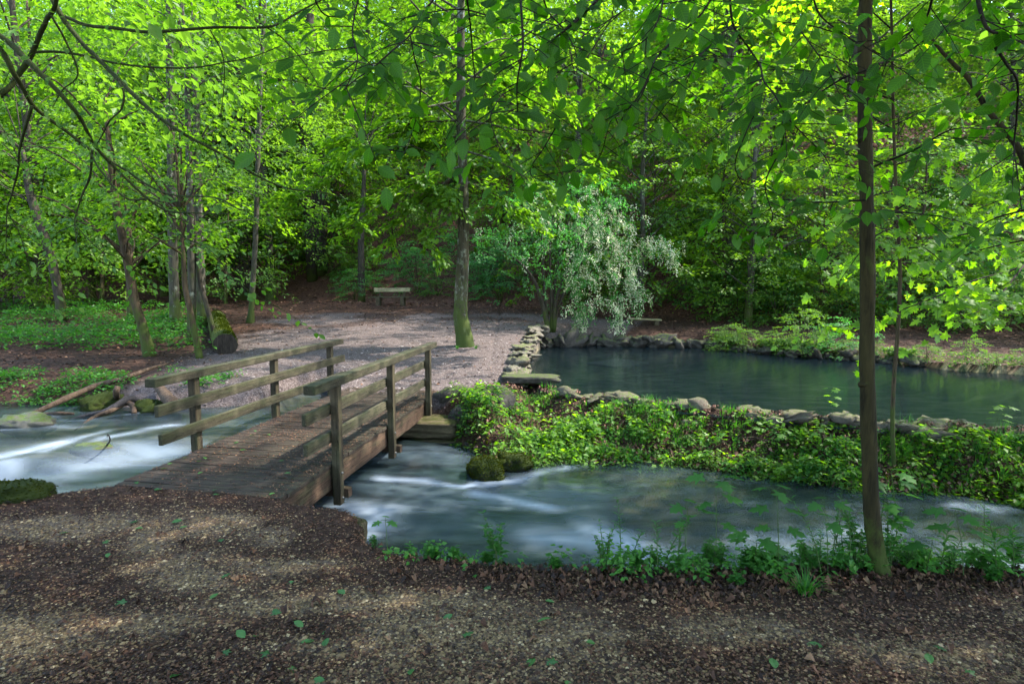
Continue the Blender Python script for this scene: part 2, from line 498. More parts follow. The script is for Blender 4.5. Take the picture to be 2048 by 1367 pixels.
def terrain(x, y):
    x, y = np.asarray(x, float), np.asarray(y, float)
    y0 = 12 + 3.5 * sstep(-0.5, 5, x)
    g = np.maximum(0, (y - y0)) / 15.0
    hf = np.interp(x, HFX, HFY) + 2.0 * (fbm(x * 0.12, y * 0.05, 5) - 0.5)
    t = np.maximum(0, y - hf)
    slope = 0.66 + 0.10 * (fbm(x * 0.06, y * 0.06, 6) - 0.5)
    hill = slope * (t - 1.6 * (1 - np.exp(-t / 1.6)))
    g = np.minimum(g, 1.2) + np.minimum(hill, 26 + 0.1 * hill)
    g = g + (fbm(x * 0.5, y * 0.5, 11) - 0.5) * 0.10 + (fbm(x * 2.1, y * 2.1, 12) - 0.5) * 0.035
    g = g + (fbm(x * 0.35, y * 0.35, 13) - 0.5) * 0.9 * sstep(1, 8, t)
    nb, fw = np.interp(x, NBX, NBY), np.interp(x, FWX, FWY)
    pn, pf = np.interp(x, PNX, PNY), np.interp(x, PFX, PFY)
    wob = (fbm(x * 1.7, y * 1.7, 21) - 0.5)
    nb = nb + 0.16 * (fbm(x * 2.2, x * 0 + 3.0, 24) - 0.5)
    near = 0.05 + 0.26 * sstep(4.6, 0.5, y) + (g * 0.5)
    zw = stream_z(x, y)
    bed = zw - 0.10 - 0.28 * sstep(0, 1.2, y - nb) * sstep(0, 1.0, fw - y) + 0.10 * wob
    bed = np.where(x < -3.5, np.maximum(bed, zw - 0.25 + 0.1 * wob), bed)
    # near bank down to the bed
    k = sstep(0.0, 0.42, y - nb)
    z = near * (1 - k) + bed * k
    # far bank up again
    right = sstep(-0.8, 0.6, x)
    wid = 0.55 * (1 - right) + np.maximum(0.35, (pn - fw) - 0.12) * right
    top = g * (1 - right) + (POND_Z + 0.07 + 0.08 * wob) * right
    k2 = np.clip((y - fw) / wid, 0, 1) ** (0.75 + 0.35 * right)
    lump = 0.42 * wob * np.sin(np.clip(k2, 0, 1) * math.pi) * right
    far = (zw - 0.05) * (1 - k2) + top * k2 + lump
    z = np.where(y > fw - 0.4, np.maximum(z, 0) * 0 + far * sstep(-0.4, 0.05, y - fw) + bed * (1 - sstep(-0.4, 0.05, y - fw)), z)
    # pond
    inp = (x > 0.35) & (y > pn) & (y < pf)
    pb = POND_Z - 0.12 - 0.5 * sstep(0, 1.6, y - pn) * sstep(0, 1.5, pf - y) * sstep(0.35, 1.6, x)
    z = np.where(inp, pb, z)
    rim = (x > -0.5) & (y >= pf - 0.001)
    kk = sstep(0, 0.9, y - pf)
    z = np.where(rim, (POND_Z + 0.18) * (1 - kk) + g * kk, z)
    return z


def ground_hit(px, py, extra=0.0):
    """where the ray through a photo pixel meets the terrain"""
    r = ray(px, py)
    t = np.concatenate((np.arange(2.0, 30, 0.02), np.arange(30, 90, 0.1)))
    p = np.array((0, 0, CAMZ)) + t[:, None] * r
    below = p[:, 2] <= terrain(p[:, 0], p[:, 1]) + extra
    i = int(np.argmax(below)) if below.any() else len(t) - 1
    return p[i]


def graded(lo, hi, a, b, fine, coarse):
    out, x = [], a
    while x < b:
        out.append(x)
        x += fine
    s = fine
    x = b
    while x < hi:
        out.append(x)
        s = min(coarse, s * 1.06)
        x += s
    out.append(hi)
    s, x, neg = fine, a, []
    while x > lo:
        s = min(coarse, s * 1.06)
        x -= s
        neg.append(x)
    return np.array(neg[::-1] + out)


def grid_mesh(name, xs, ys, zf, mat, attrs=None, mask=None):
    X, Y = np.meshgrid(xs, ys)
    Z = zf(X, Y)
    nx, ny = len(xs), len(ys)
    v = np.stack((X, Y, Z), -1).reshape(-1, 3)
    i = np.arange(nx * ny).reshape(ny, nx)
    q = np.stack((i[:-1, :-1], i[:-1, 1:], i[1:, 1:], i[1:, :-1]), -1).reshape(-1, 4)
    if mask is not None:
        mk = mask(X, Y)
        keep = mk[:-1, :-1] | mk[:-1, 1:] | mk[1:, 1:] | mk[1:, :-1]
        q = q[keep.reshape(-1)]
    me = mesh_np(name, v, q, mat)
    for k, f in (attrs or {}).items():
        a = me.attributes.new(k, 'FLOAT', 'POINT')
        a.data.foreach_set('value', np.ascontiguousarray(f(X, Y).reshape(-1), dtype=np.float32))
    return me


def mesh_np(name, v, q, mat, smooth=True):
    """fast mesh from arrays: v (n,3), q (m,k) faces of one size"""
    me = bpy.data.meshes.new(name)
    m, k = q.shape
    me.vertices.add(len(v))
    me.vertices.foreach_set('co', np.ascontiguousarray(v, dtype=np.float32).reshape(-1))
    me.loops.add(m * k)
    me.loops.foreach_set('vertex_index', np.ascontiguousarray(q, dtype=np.int32).reshape(-1))
    me.polygons.add(m)
    me.polygons.foreach_set('loop_start', np.arange(0, m * k, k, dtype=np.int32))
    me.polygons.foreach_set('use_smooth', np.full(m, smooth))
    me.materials.append(mat)
    me.update(calc_edges=True)
    me.validate()
    return me


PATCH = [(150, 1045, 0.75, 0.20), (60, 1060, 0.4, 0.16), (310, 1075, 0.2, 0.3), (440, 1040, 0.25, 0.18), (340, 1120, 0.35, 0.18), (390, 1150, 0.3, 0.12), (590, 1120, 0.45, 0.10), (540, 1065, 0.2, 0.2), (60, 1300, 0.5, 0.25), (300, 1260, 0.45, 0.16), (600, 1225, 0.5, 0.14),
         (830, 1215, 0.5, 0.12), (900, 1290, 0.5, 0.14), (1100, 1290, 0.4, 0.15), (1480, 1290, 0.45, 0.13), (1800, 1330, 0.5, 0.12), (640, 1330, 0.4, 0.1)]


def gravel_mask(x, y):
    """1 where pale gravel lies bare, 0 where brown humus covers it"""
    n = fbm(x * 0.75 + 3.1, y * 1.05, 31, 5)
    nearm = (0.12 + 0.88 * sstep(0.40, 0.68, n + 0.10 * sstep(4.2, 2.6, y))) * sstep(0.15, 0.75, np.interp(x, NBX, NBY) - y + 0.5 * (n - 0.5))
    blot = np.zeros_like(x * 1.0)
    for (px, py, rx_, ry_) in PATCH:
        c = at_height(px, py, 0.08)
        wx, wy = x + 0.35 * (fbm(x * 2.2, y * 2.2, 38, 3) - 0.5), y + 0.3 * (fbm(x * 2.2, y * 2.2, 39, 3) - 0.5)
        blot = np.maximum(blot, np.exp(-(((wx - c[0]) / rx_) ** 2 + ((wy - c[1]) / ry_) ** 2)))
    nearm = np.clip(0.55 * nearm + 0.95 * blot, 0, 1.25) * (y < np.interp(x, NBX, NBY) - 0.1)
    n2 = fbm(x * 0.3, y * 0.22, 35, 4)
    d = np.abs(y - (15.0 + 0.35 * np.abs(x + 2.0)))
    clear = sstep(13.0, 8.5, np.hypot((x + 3.0) * 0.75, (y - 16.5) * 0.85)) * sstep(0.25, 0.55, n2 + 0.25)
    clear = clear * sstep(-10.0, -6.5, x + 0.12 * (y - 14) + 1.5 * (n2 - 0.5)) * sstep(10.3, 10.9, y) * sstep(0.0, -0.8, x - 0.5 * np.maximum(0, y - 12.5) - 0.2)
    edge = sstep(27.5, 23.0, y + 3 * (n2 - 0.5))
    spot = 0.35 + 0.65 * sstep(0.38, 0.62, fbm(x * 0.55, y * 0.9, 37, 4))
    close = sstep(20.0, 13.0, np.hypot(x + 0.5, (y - 12.0)) * 1.6)
    return np.where(y < 7.5, 0.75 * nearm, np.clip(clear * edge * np.maximum(spot, close), 0, 1))


def hill_mask(x, y):
    return sstep(-3.0, 1.0, y - np.interp(x, HFX, HFY))


def bed_mask(x, y):
    nb, fw = np.interp(x, NBX, NBY), np.interp(x, FWX, FWY)
    pn, pf = np.interp(x, PNX, PNY), np.interp(x, PFX, PFY)
    s = sstep(0.1, 0.3, y - nb) * sstep(-0.05, 0.15, fw - y)
    p = ((x > 0.3) & (y > pn - 0.05) & (y < pf + 0.05)).astype(float)
    return np.maximum(s, p)


def ground_material():
    m, nt, out = new_mat('ground')
    v = coords(nt)
    at = lambda k: nd(nt, 'Attribute', {'attribute_name': k}).outputs['Fac']
    n_big = tex_noise(nt, v, 1.3, 5, 0.6)
    n_mid = tex_noise(nt, v, 9.0, 6, 0.7)
    n_fine = tex_noise(nt, v, 45.0, 4, 0.7)
    vor = nd(nt, 'TexVoronoi', {'feature': 'F1'}, Vector=v, Scale=48.0)
    vor2 = nd(nt, 'TexVoronoi', {'feature': 'F1'}, Vector=v, Scale=17.0)
    hum = ramp(nt, n_mid, [(0.28, (0.013, 0.006, 0.0035)), (0.5, (0.036, 0.0165, 0.009)), (0.72, (0.070, 0.035, 0.019))])
    hum = mixc(nt, 0.55, hum, ramp(nt, vor2.outputs['Color'], [(0.1, (0.014, 0.007, 0.0055)), (0.6, (0.036, 0.020, 0.015)), (0.95, (0.085, 0.052, 0.038))]))
    grv = ramp(nt, vor.outputs['Color'], [(0.1, (0.052, 0.034, 0.024)), (0.5, (0.115, 0.080, 0.056)), (0.9, (0.20, 0.147, 0.105))])
    grv = mixc(nt, ramp(nt, n_mid, [(0.35, 0.5), (0.6, 0.0)]), grv, (0.12, 0.085, 0.07))
    grf = ramp(nt, vor.outputs['Color'], [(0.1, (0.038, 0.028, 0.026)), (0.5, (0.085, 0.066, 0.062)), (0.9, (0.15, 0.123, 0.114))])
    grv = mixc(nt, at('far'), grv, grf)
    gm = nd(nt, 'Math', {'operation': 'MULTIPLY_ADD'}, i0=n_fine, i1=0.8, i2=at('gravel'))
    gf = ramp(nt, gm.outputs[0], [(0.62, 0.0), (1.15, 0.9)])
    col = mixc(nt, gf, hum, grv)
    hill = ramp(nt, n_mid, [(0.3, (0.028, 0.014, 0.010)), (0.55, (0.080, 0.038, 0.026)), (0.75, (0.15, 0.080, 0.055))])
    hill = mixc(nt, 0.5, hill, ramp(nt, vor2.outputs['Color'], [(0.1, (0.03, 0.014, 0.01)), (0.9, (0.16, 0.08, 0.055))]))
    col = mixc(nt, at('hill'), col, hill)
    bed = ramp(nt, tex_noise(nt, coords(nt, (1.0, 2.2, 1)), 1.5, 2, 0.45, 0.8),
               [(0.28, (0.016, 0.026, 0.010)), (0.45, (0.06, 0.066, 0.030)), (0.58, (0.14, 0.118, 0.066)), (0.75, (0.25, 0.205, 0.125))])
    col = mixc(nt, at('bed'), col, bed)
    b = nd(nt, 'BsdfPrincipled', None, Base_Color=col, Roughness=0.92)
    b.inputs['Specular IOR Level'].default_value = 0.12
    hh = mixc(nt, 0.5, n_mid, vor.outputs['Distance'])
    nt.links.new(bump(nt, hh, 0.8, 0.03), b.inputs['Normal'])
    nt.links.new(b.outputs[0], out.inputs[0])
    return m


gx = graded(-95, 95, -9, 8, 0.075, 1.6)
gy = graded(-25, 130, 1.6, 14, 0.075, 1.6)
ground = link('ground', grid_mesh('ground', gx, gy, terrain, ground_material(), {'gravel': gravel_mask, 'hill': hill_mask, 'bed': bed_mask, 'far': lambda X, Y: sstep(7, 9, Y)}))
tag(ground, kind='structure')

# ------------------------------------------------------------------ water


def foam(x, y):
    """where the long exposure shows white water"""
    f = np.zeros_like(x)
    x0_, y0_ = x, y
    x = x + 0.55 * (fbm(x * 0.8, y * 0.8, 91, 3) - 0.5)
    y = y + 0.75 * (fbm(x0_ * 0.9, y0_ * 0.9, 92, 3) - 0.5)

    def stroke(pts, w, a):
        nonlocal f
        pts = np.asarray(pts, float)
        best = np.full(x.shape, 9e9)
        for p, q in zip(pts[:-1], pts[1:]):
            d = q - p
            t = np.clip(((x - p[0]) * d[0] + (y - p[1]) * d[1]) / d.dot(d), 0, 1)
            best = np.minimum(best, np.hypot(x - p[0] - t * d[0], (y - p[1] - t * d[1])))
        f = np.maximum(f, a * np.exp(-(best / w) ** 2))

    Wp = lambda a, z: [tuple(at_height(*p, z)[:2]) for p in a]
    L, R = -0.42, -0.70
    stroke(Wp([(0, 925), (60, 910), (110, 902)], L), 0.22, 1.0)
    stroke(Wp([(0, 950), (40, 930)], L), 0.18, 1.0)
    stroke(Wp([(100, 912), (160, 893), (200, 880)], L), 0.13, 0.8)
    stroke(Wp([(215, 893), (270, 882), (335, 862)], L), 0.15, 0.9)
    stroke(Wp([(0, 870), (90, 862), (150, 868)], L), 0.10, 0.55)
    stroke(Wp([(120, 950), (220, 925), (330, 905)], L - 0.08), 0.35, 0.42)
    stroke(Wp([(90, 842), (180, 852), (260, 836), (330, 822)], L), 0.10, 0.4)
    stroke(Wp([(770, 955), (860, 958), (930, 965), (965, 960)], R), 0.10, 0.75)
    stroke(Wp([(985, 962), (1060, 955), (1150, 930)], R), 0.12, 0.5)
    stroke(Wp([(960, 985), (1060, 1000), (1110, 1015)], R), 0.14, 0.4)
    stroke(Wp([(1190, 1045), (1250, 1058), (1280, 1080)], R), 0.20, 0.62)
    stroke(Wp([(1090, 1075), (1180, 1060), (1320, 1100)], R), 0.25, 0.4)
    stroke(Wp([(700, 1020), (760, 1025), (720, 1080)], R), 0.22, 0.5)
    stroke(Wp([(1500, 1075), (1650, 1060), (1800, 1070)], R), 0.3, 0.3)
    stroke(Wp([(1850, 1090), (1950, 1100), (2048, 1130)], R), 0.35, 0.42)
    stroke(Wp([(1900, 1000), (2000, 1015), (2048, 1020)], R), 0.12, 0.3)
    streak = fbm(x * 0.30 + 0.25 * y, y * 2.0 - 0.25 * x, 41, 2)
    f = f * np.where(x < -3, 0.62, 1.05)
    return np.clip(f * (0.45 + 0.9 * streak) + 0.10 * sstep(0.35, 0.8, streak), 0, 1)


def clearness(x, y):
    """how far one sees to the bed: most in the shallows upstream and by the banks"""
    fw, nb = np.interp(x, FWX, FWY), np.interp(x, NBX, NBY)
    wx = np.interp(x, [-12, -7.2, -6.4, -5.6, -4.9, -4.3], [6.6, 6.9, 7.5, 8.3, 8.9, 9.2])
    c = 0.75 * sstep(0.2, 1.2, y - wx) * sstep(-2.6, -4.5, x) + 0.75 * sstep(1.3, 0.1, fw - y)
    c = c + 0.55 * sstep(0.42, 0.7, fbm(x * 0.45 + 2, y * 1.5 - 0.2 * x, 47, 2))
    return np.clip(0.10 + 0.95 * c, 0, 0.72)


def stream_surface(x, y):
    z = stream_z(x, y)
    z = z + 0.055 * (fbm(x * 0.9 + 0.35 * y, y * 1.5, 51, 3) - 0.5) * (1 + 1.5 * sstep(-1, 2, x) * sstep(6, 3, x))
    return z


def water_material(name, deep, foamc, rough, use_foam=True, bumps=0.0):
    m, nt, out = new_mat(name)
    at = lambda k: nd(nt, 'Attribute', {'attribute_name': k}).outputs['Fac']
    b = nd(nt, 'BsdfPrincipled', None, Roughness=rough, IOR=1.33)
    tr = nd(nt, 'BsdfTransparent', None, Color=(0.75, 0.82, 0.78, 1))
    if use_foam:
        v = coords(nt, (0.30, 1.9, 1))
        n = tex_noise(nt, v, 1.6, 2, 0.45, 0.8)
        fo = nd(nt, 'Math', {'operation': 'MULTIPLY'}, i0=at('foam'), i1=nd(nt, 'MapRange', None, Value=n, i1=0.3, i2=0.7, i3=0.8, i4=1.1).outputs[0])
        fo.use_clamp = True
        col = mixc(nt, ramp(nt, n, [(0.35, 0.0), (0.7, 1.0)]), deep, tuple(c * 2.0 for c in deep))
        col = mixc(nt, fo.outputs[0], col, foamc)
        nt.links.new(col, b.inputs['Base Color'])
        inv = nd(nt, 'Math', {'operation': 'SUBTRACT'}, i0=1.0, i1=fo.outputs[0])
        fac = nd(nt, 'Math', {'operation': 'MULTIPLY'}, i0=inv.outputs[0], i1=at('clear'))
        lw = nd(nt, 'LayerWeight', None, Blend=0.35)
        keep = nd(nt, 'Math', {'operation': 'MULTIPLY'}, i0=fac.outputs[0], i1=nd(nt, 'MapRange', None, Value=lw.outputs['Fresnel'], i1=0.0, i2=1.0, i3=1.0, i4=0.25).outputs[0])
        nt.links.new(bump(nt, n, 0.25, 0.06), b.inputs['Normal'])
        s = nd(nt, 'MixShader', None, i0=keep.outputs[0], i1=b.outputs[0], i2=tr.outputs[0])
    else:
        b.inputs['Base Color'].default_value = rgb(deep)
        tr.inputs['Color'].default_value = (0.38, 0.50, 0.50, 1)
        n = tex_noise(nt, coords(nt, (1.0, 3.0, 1)), 2.6, 4, 0.6, 0.3)
        nt.links.new(bump(nt, n, bumps, 0.05), b.inputs['Normal'])
        b.inputs['Specular IOR Level'].default_value = 0.6
        s = nd(nt, 'MixShader', None, i0=0.35, i1=b.outputs[0], i2=tr.outputs[0])
    nt.links.new(s.outputs[0], out.inputs[0])
    return m


sx = graded(-40, 40, -8.5, 7.5, 0.08, 1.0)
sy = graded(1.5, 14.0, 3.4, 13.2, 0.08, 0.5)
water = link('stream_water', grid_mesh('stream_water', sx, sy, stream_surface, water_material('stream_water', (0.014, 0.023, 0.026), (0.33, 0.39, 0.48), 0.18),
             {'foam': foam, 'clear': clearness}, lambda X, Y: (Y > np.interp(X, NBX, NBY) - 0.05) & (Y < np.interp(X, FWX, FWY) + 0.35)))
tag(water, kind='structure')
pxs = graded(0.2, 40, 0.3, 12, 0.25, 1.0)
pys = graded(4.0, 22.0, 7, 21, 0.25, 0.5)
pond = link('pond_water', grid_mesh('pond_water', pxs, pys, lambda X, Y: X * 0 + POND_Z, water_material('pond_water', (0.005, 0.010, 0.0135), (1, 1, 1), 0.03, False, 0.12), None,
            lambda X, Y: (X > 0.25) & (Y > np.interp(X, PNX, PNY) - 0.15) & (Y < np.interp(X, PFX, PFY) + 0.3)))
tag(pond, kind='structure')

# ------------------------------------------------------------------ leaves
T_FAR = (np.array([(0, 0, 0), (0.42, 0.33, 0.06), (1, 0, -0.10), (0.42, -0.33, 0.06)]), np.array([(0, 1, 2), (0, 2, 3)]))
_b = [(0, 0, 0), (0.16, 0.17, 0.03), (0.42, 0.29, 0.05), (0.70, 0.23, 0.02), (0.90, 0.09, -0.05), (1, 0, -0.10), (0.90, -0.09, -0.05), (0.70, -0.23, 0.02), (0.42, -0.29, 0.05), (0.16, -0.17, 0.03),
      (0.2, 0, 0.0), (0.45, 0, 0.0), (0.72, 0, -0.03)]
T_BEECH = (np.array(_b), np.array([(0, 10, 1), (10, 2, 1), (10, 11, 2), (11, 3, 2), (11, 12, 3), (12, 4, 3), (12, 5, 4), (12, 6, 5), (12, 7, 6), (12, 11, 7), (11, 8, 7), (11, 10, 8), (10, 9, 8), (10, 0, 9)]))
_m = [(0.0, 0), (-0.12, 0.20), (-0.06, 0.44), (0.13, 0.25), (0.30, 0.42), (0.44, 0.64), (0.45, 0.40), (0.42, 0.24), (0.62, 0.27), (0.72, 0.30), (0.78, 0.15), (1.0, 0.0)]
_mp = _m + [(a, -b) for a, b in _m[-2:0:-1]]
T_MAPLE = (np.array([(0.30, 0, 0.06)] + [(a, b, -0.10 * (a * a + 1.2 * b * b)) for a, b in _mp]), np.array([(0, i + 1, (i + 1) % len(_mp) + 1) for i in range(len(_mp))])[:, ::-1])
_d = T_BEECH[0].copy()
_d[:, 2] += 0.9 * _d[:, 1] ** 2 * 2.2 + 0.22 * np.sin(_d[:, 0] * 5.0) * (1 + _d[:, 1])
T_DEAD = (_d, T_BEECH[1])
T_HERB = (np.array([(0, 0, 0), (0.22, 0.2, 0.04), (0.55, 0.24, 0.03), (1, 0, -0.12), (0.55, -0.24, 0.03), (0.22, -0.2, 0.04), (0.4, 0, -0.02)]), np.array([(0, 6, 1), (1, 6, 2), (2, 6, 3), (3, 6, 4), (4, 6, 5), (5, 6, 0)])[:, ::-1])


def unit(a):
    return a / (np.linalg.norm(a, axis=-1, keepdims=True) + 1e-9)


def leaves_mesh(name, tpl, pos, d, n, size, tint, mat, loc=None, smooth=False, uv=False, width=1.0):
    tv, tf = tpl
    N, k = len(pos), len(tv)
    d = unit(np.asarray(d, float))
    s = unit(np.cross(n, d))
    nn = np.cross(d, s)
    size = np.asarray(size, float) * np.ones(N)
    v = pos[:, None, :] + size[:, None, None] * (tv[None, :, 0:1] * d[:, None, :] + width * tv[None, :, 1:2] * s[:, None, :] + tv[None, :, 2:3] * nn[:, None, :])
    v = v.reshape(-1, 3)
    if loc is not None:
        v = v - np.asarray(loc, float)
    f = (tf[None] + (np.arange(N) * k)[:, None, None]).reshape(-1, 3)
    me = bpy.data.meshes.new(name)
    m = len(f)
    me.vertices.add(len(v))
    me.vertices.foreach_set('co', np.ascontiguousarray(v, dtype=np.float32).reshape(-1))
    me.loops.add(m * 3)
    me.loops.foreach_set('vertex_index', np.ascontiguousarray(f, dtype=np.int32).reshape(-1))
    me.polygons.add(m)
    me.polygons.foreach_set('loop_start', np.arange(0, m * 3, 3, dtype=np.int32))
    me.polygons.foreach_set('use_smooth', np.full(m, smooth))
    me.materials.append(mat)
    a = me.attributes.new('tint', 'FLOAT', 'POINT')
    a.data.foreach_set('value', np.repeat(np.asarray(tint, float) * np.ones(N), k).astype(np.float32))
    if uv:
        u = me.uv_layers.new(name='UVMap')
        uvs = np.tile(tv[:, :2], (N, 1))[f.reshape(-1)]
        u.data.foreach_set('uv', np.ascontiguousarray(uvs, dtype=np.float32).reshape(-1))
    me.update(calc_edges=True)
    return me


def sprays(r, base, dirs, L, W, nl, leaf, flat=0.30, sag=0.15):
    """flat fans of leaves: arrays for nl leaves on each spray"""
    ns = len(base)
    dirs = unit(dirs)
    up = np.array((0, 0, 1.0))
    side = unit(np.cross(up, dirs) + 1e-6)
    nrm = np.cross(dirs, side)
    u = r.random((ns, nl))
    v = r.uniform(-1, 1, (ns, nl)) * (1.0 - 0.65 * u ** 1.5)
    L = (np.asarray(L) * np.ones(ns))[:, None]
    W = (np.asarray(W) * np.ones(ns))[:, None]
    p = base[:, None] + (L * u)[..., None] * dirs[:, None] + (W * v)[..., None] * side[:, None] + (r.normal(0, 0.05, (ns, nl)) * L - sag * L * u * u)[..., None] * nrm[:, None]
    ld = dirs[:, None] * r.uniform(0.4, 1.0, (ns, nl, 1)) + side[:, None] * (np.sign(v) * r.uniform(0.2, 1.0, (ns, nl)))[..., None] + r.normal(0, 0.22, (ns, nl, 3)) - up * 0.18
    ln = nrm[:, None] + r.normal(0, flat, (ns, nl, 3))
    sz = leaf * r.uniform(0.65, 1.25, (ns, nl))
    ti = r.random((ns, 1)) * 0.55 + r.random((ns, nl)) * 0.45
    return p.reshape(-1, 3), ld.reshape(-1, 3), ln.reshape(-1, 3), sz.reshape(-1), ti.reshape(-1)


def crown_sprays(r, h0, h1, R, ns, droop=0.25, fill=0.5, low=1.0):
    """places and directions of the sprays of a crown about the z axis"""
    h = h0 + (h1 - h0) * r.random(ns)
    t = (h - h0) / (h1 - h0)
    prof = R * np.sqrt(np.clip(1 - ((t - 0.38) / 0.64) ** 2, 0.03, 1)) * np.where(t < 0.38, low, 1.0)
    a = r.random(ns) * 2 * math.pi
    lob = 0.72 + 0.5 * noise2(np.cos(a) * 1.6 + 4 + h * 0.35, np.sin(a) * 1.6 + h * 0.3, int(r.integers(1000)))
    rad = prof * lob * (fill + (1 - fill) * np.sqrt(r.random(ns)))
    base = np.stack((rad * np.cos(a), rad * np.sin(a), h - 0.12 * rad), -1)
    d = np.stack((np.cos(a), np.sin(a), r.normal(-droop, 0.2, ns)), -1)
    d[:, :2] += r.normal(0, 0.45, (ns, 2))
    return base, d


def limb_tubes(mb, r, base, trunk_at, n, r0, seg=5):
    idx = r.choice(len(base), min(n, len(base)), replace=False)
    for i in idx:
        e = base[i]
        zz = max(0.15, e[2] - 0.35 * math.hypot(e[0], e[1]) - 0.3)
        s = trunk_at(zz)
        mid = (s + e) / 2 + r.normal(0, 0.12, 3) + np.array((0, 0, 0.12 * np.linalg.norm(e - s)))
        mb.tube([s, mid, e], [r0, r0 * 0.6, r0 * 0.2], seg, 0, 4, cap=False)


# ------------------------------------------------------------------ the footbridge
E0, E1 = np.array((-2.26, 5.43, 0.0)), np.array((-1.46, 11.24, 0.0))      # its right edge
WV = np.array((-1.89, 0.39, 0.0))
BW = np.linalg.norm(WV)
BL = np.linalg.norm(E1 - E0)
bdir, bwid = unit(E1 - E0), unit(WV)
UP = np.array((0, 0, 1.0))
bperp = np.cross(UP, bdir)          # to the left
rotz_w = math.atan2(-bwid[1], -bwid[0])
rotz_d = math.atan2(bdir[1], bdir[0]) - math.pi / 2
bridge = thing('footbridge', E0 + WV / 2, 'weathered wooden footbridge with plank deck and three-rail handrails over the stream', 'bridge')
bl = np.asarray(bridge.location)


def bpart(name, mb, mat, at, rotz, parent=bridge):
    """a part whose mesh is built about its own origin"""
    return link(name, mb.mesh(name, mat, smooth=False), parent, np.asarray(at) - (bl if parent is bridge else 0), (0, 0, rotz))


X, Y = np.array((1.0, 0, 0)), np.array((0, 1.0, 0))
npl = 44
pit = BL / npl
plank_meshes = []
for k in range(4):
    mb = MB()
    mb.box((0, 0, 0), X, Y, UP, BW / 2 + (0.0, 0.006, -0.005, 0.010)[k], pit / 2 - (0.006, 0.004, 0.007, 0.005)[k], 0.0225, 0.004)
    plank_meshes.append(mb.mesh('plank', M['wood_plank'], smooth=False))
for i in range(npl):
    c = E0 + bdir * pit * (i + 0.5) + WV / 2 + UP * (-0.0225 + rng.uniform(-0.004, 0.004))
    o = link('plank', plank_meshes[int(rng.integers(4))], bridge, c - bl, (rng.normal(0, 0.006), rng.normal(0, 0.0015), rotz_w + rng.normal(0, 0.002)))
for off in (0.09, BW / 2, BW - 0.09):                                  # long bearers
    mb = MB()
    mb.box((0, 0, 0), X, Y, UP, 0.07, BL / 2 - 0.02, 0.14, 0.006)
    bpart('beam', mb, M['wood_beam'], E0 + bdir * (BL / 2 + 0.02) + bwid * off + UP * (-0.046 - 0.142), rotz_d)


def along(px, py, right=True):
    p = at_height(px, py, 0.0)
    return float((p - (E0 if right else E0 + WV)).dot(bdir))


post_s = [along(668, 924), along(776, 849), along(852, 798)]
for side in (0, 1):
    sgn = 1 if side == 0 else -1                                         # outward: right side, then left side
    edge = E0 if side == 0 else E0 + WV
    outw = -bperp * sgn
    for s in post_s:
        s2 = s + (0.0 if side == 0 else 0.18)
        c = edge + bdir * s2 + outw * 0.052
        mb = MB()
        mb.box((0, 0, (0.915 - 0.50) / 2), X, Y, UP, 0.048, 0.052, (0.915 + 0.50) / 2, 0.006)
        post = bpart('post', mb, M['wood_post'], c, rotz_d)
        for zz in (-0.12, -0.42):
            mb = MB()
            mb.tube([(sgn * 0.046, 0, zz), (sgn * 0.062, 0, zz)], [0.014, 0.012], 8)
            link('bolt', mb.mesh('bolt', M['steel']), post)
    for s in post_s:
        pass
    # rails: a broad cap on the posts and two boards on the inner side
    for (z0, hx, hz, off, a, b) in ((0.965, 0.068, 0.05, 0.045, -0.62, 0.42), (0.64, 0.027, 0.066, -0.028, -0.62, 0.36), (0.305, 0.027, 0.066, -0.028, -0.60, 0.34)):
        s0, s1 = post_s[0] + a, post_s[-1] + b
        if side == 1:
            s0, s1 = s0 + 0.06, s1 + 0.25
        mb = MB()
        L = (s1 - s0) / 2
        mb.box((0, 0, 0), X, Y, UP, hx, L, hz, 0.008)
        bpart('handrail' if hx > 0.05 else 'rail', mb, M['wood_rail'], edge + bdir * (s0 + L) + outw * off + UP * z0, rotz_d + rng.normal(0, 0.002))
for s in post_s:                                                          # cross beams that carry the posts
    mb = MB()
    mb.box((0, 0, 0), X, Y, UP, BW / 2 + 0.16, 0.045, 0.055, 0.005)
    bpart('crossbeam', mb, M['wood_beam'], E0 + bdir * (s + 0.10) + WV / 2 + UP * -0.385, rotz_w)
mb = MB()
mb.box((0, 0, 0), X, Y, UP, BW / 2 - 0.03, 0.08, 0.10, 0.006)
bpart('sill_beam', mb, M['wood_beam'], E0 + bdir * 0.12 + WV / 2 + UP * -0.43, rotz_w)


# ------------------------------------------------------------------ rocks
def rock_mesh(name, mat, seed, sub=3, rough=0.35, block=0.0):
    rough = min(rough, 0.13) if block > 0.75 else rough
    bm = bmesh.new()
    bmesh.ops.create_icosphere(bm, subdivisions=sub, radius=1.0)
    co = np.array([v.co[:] for v in bm.verts])
    if block:
        p = 2 + 6 * block
        co = co / (np.abs(co) ** p).sum(1, keepdims=True) ** (1 / p)
    r = 1 + 1.7 * rough * ((fbm(co[:, 0] * 1.3 + seed, co[:, 1] * 1.3 + co[:, 2] * 1.7, seed, 4) - 0.5) * 1.6 + (fbm(co[:, 2] * 3 + seed, co[:, 0] * 3 - co[:, 1] * 2.2, seed + 9, 3) - 0.5) * 0.7 + (0.5 - np.abs(fbm(co[:, 0] * 5 + co[:, 2] * 3, co[:, 1] * 5 - co[:, 2] * 4, seed + 3, 3) - 0.5) * 4) * 0.14)
    co = co * r[:, None]
    for v, c in zip(bm.verts, co):
        v.co = c
    me = bpy.data.meshes.new(name)
    bm.to_mesh(me)
    bm.free()
    me.materials.append(mat)
    me.polygons.foreach_set('use_smooth', [True] * len(me.polygons))
    return me


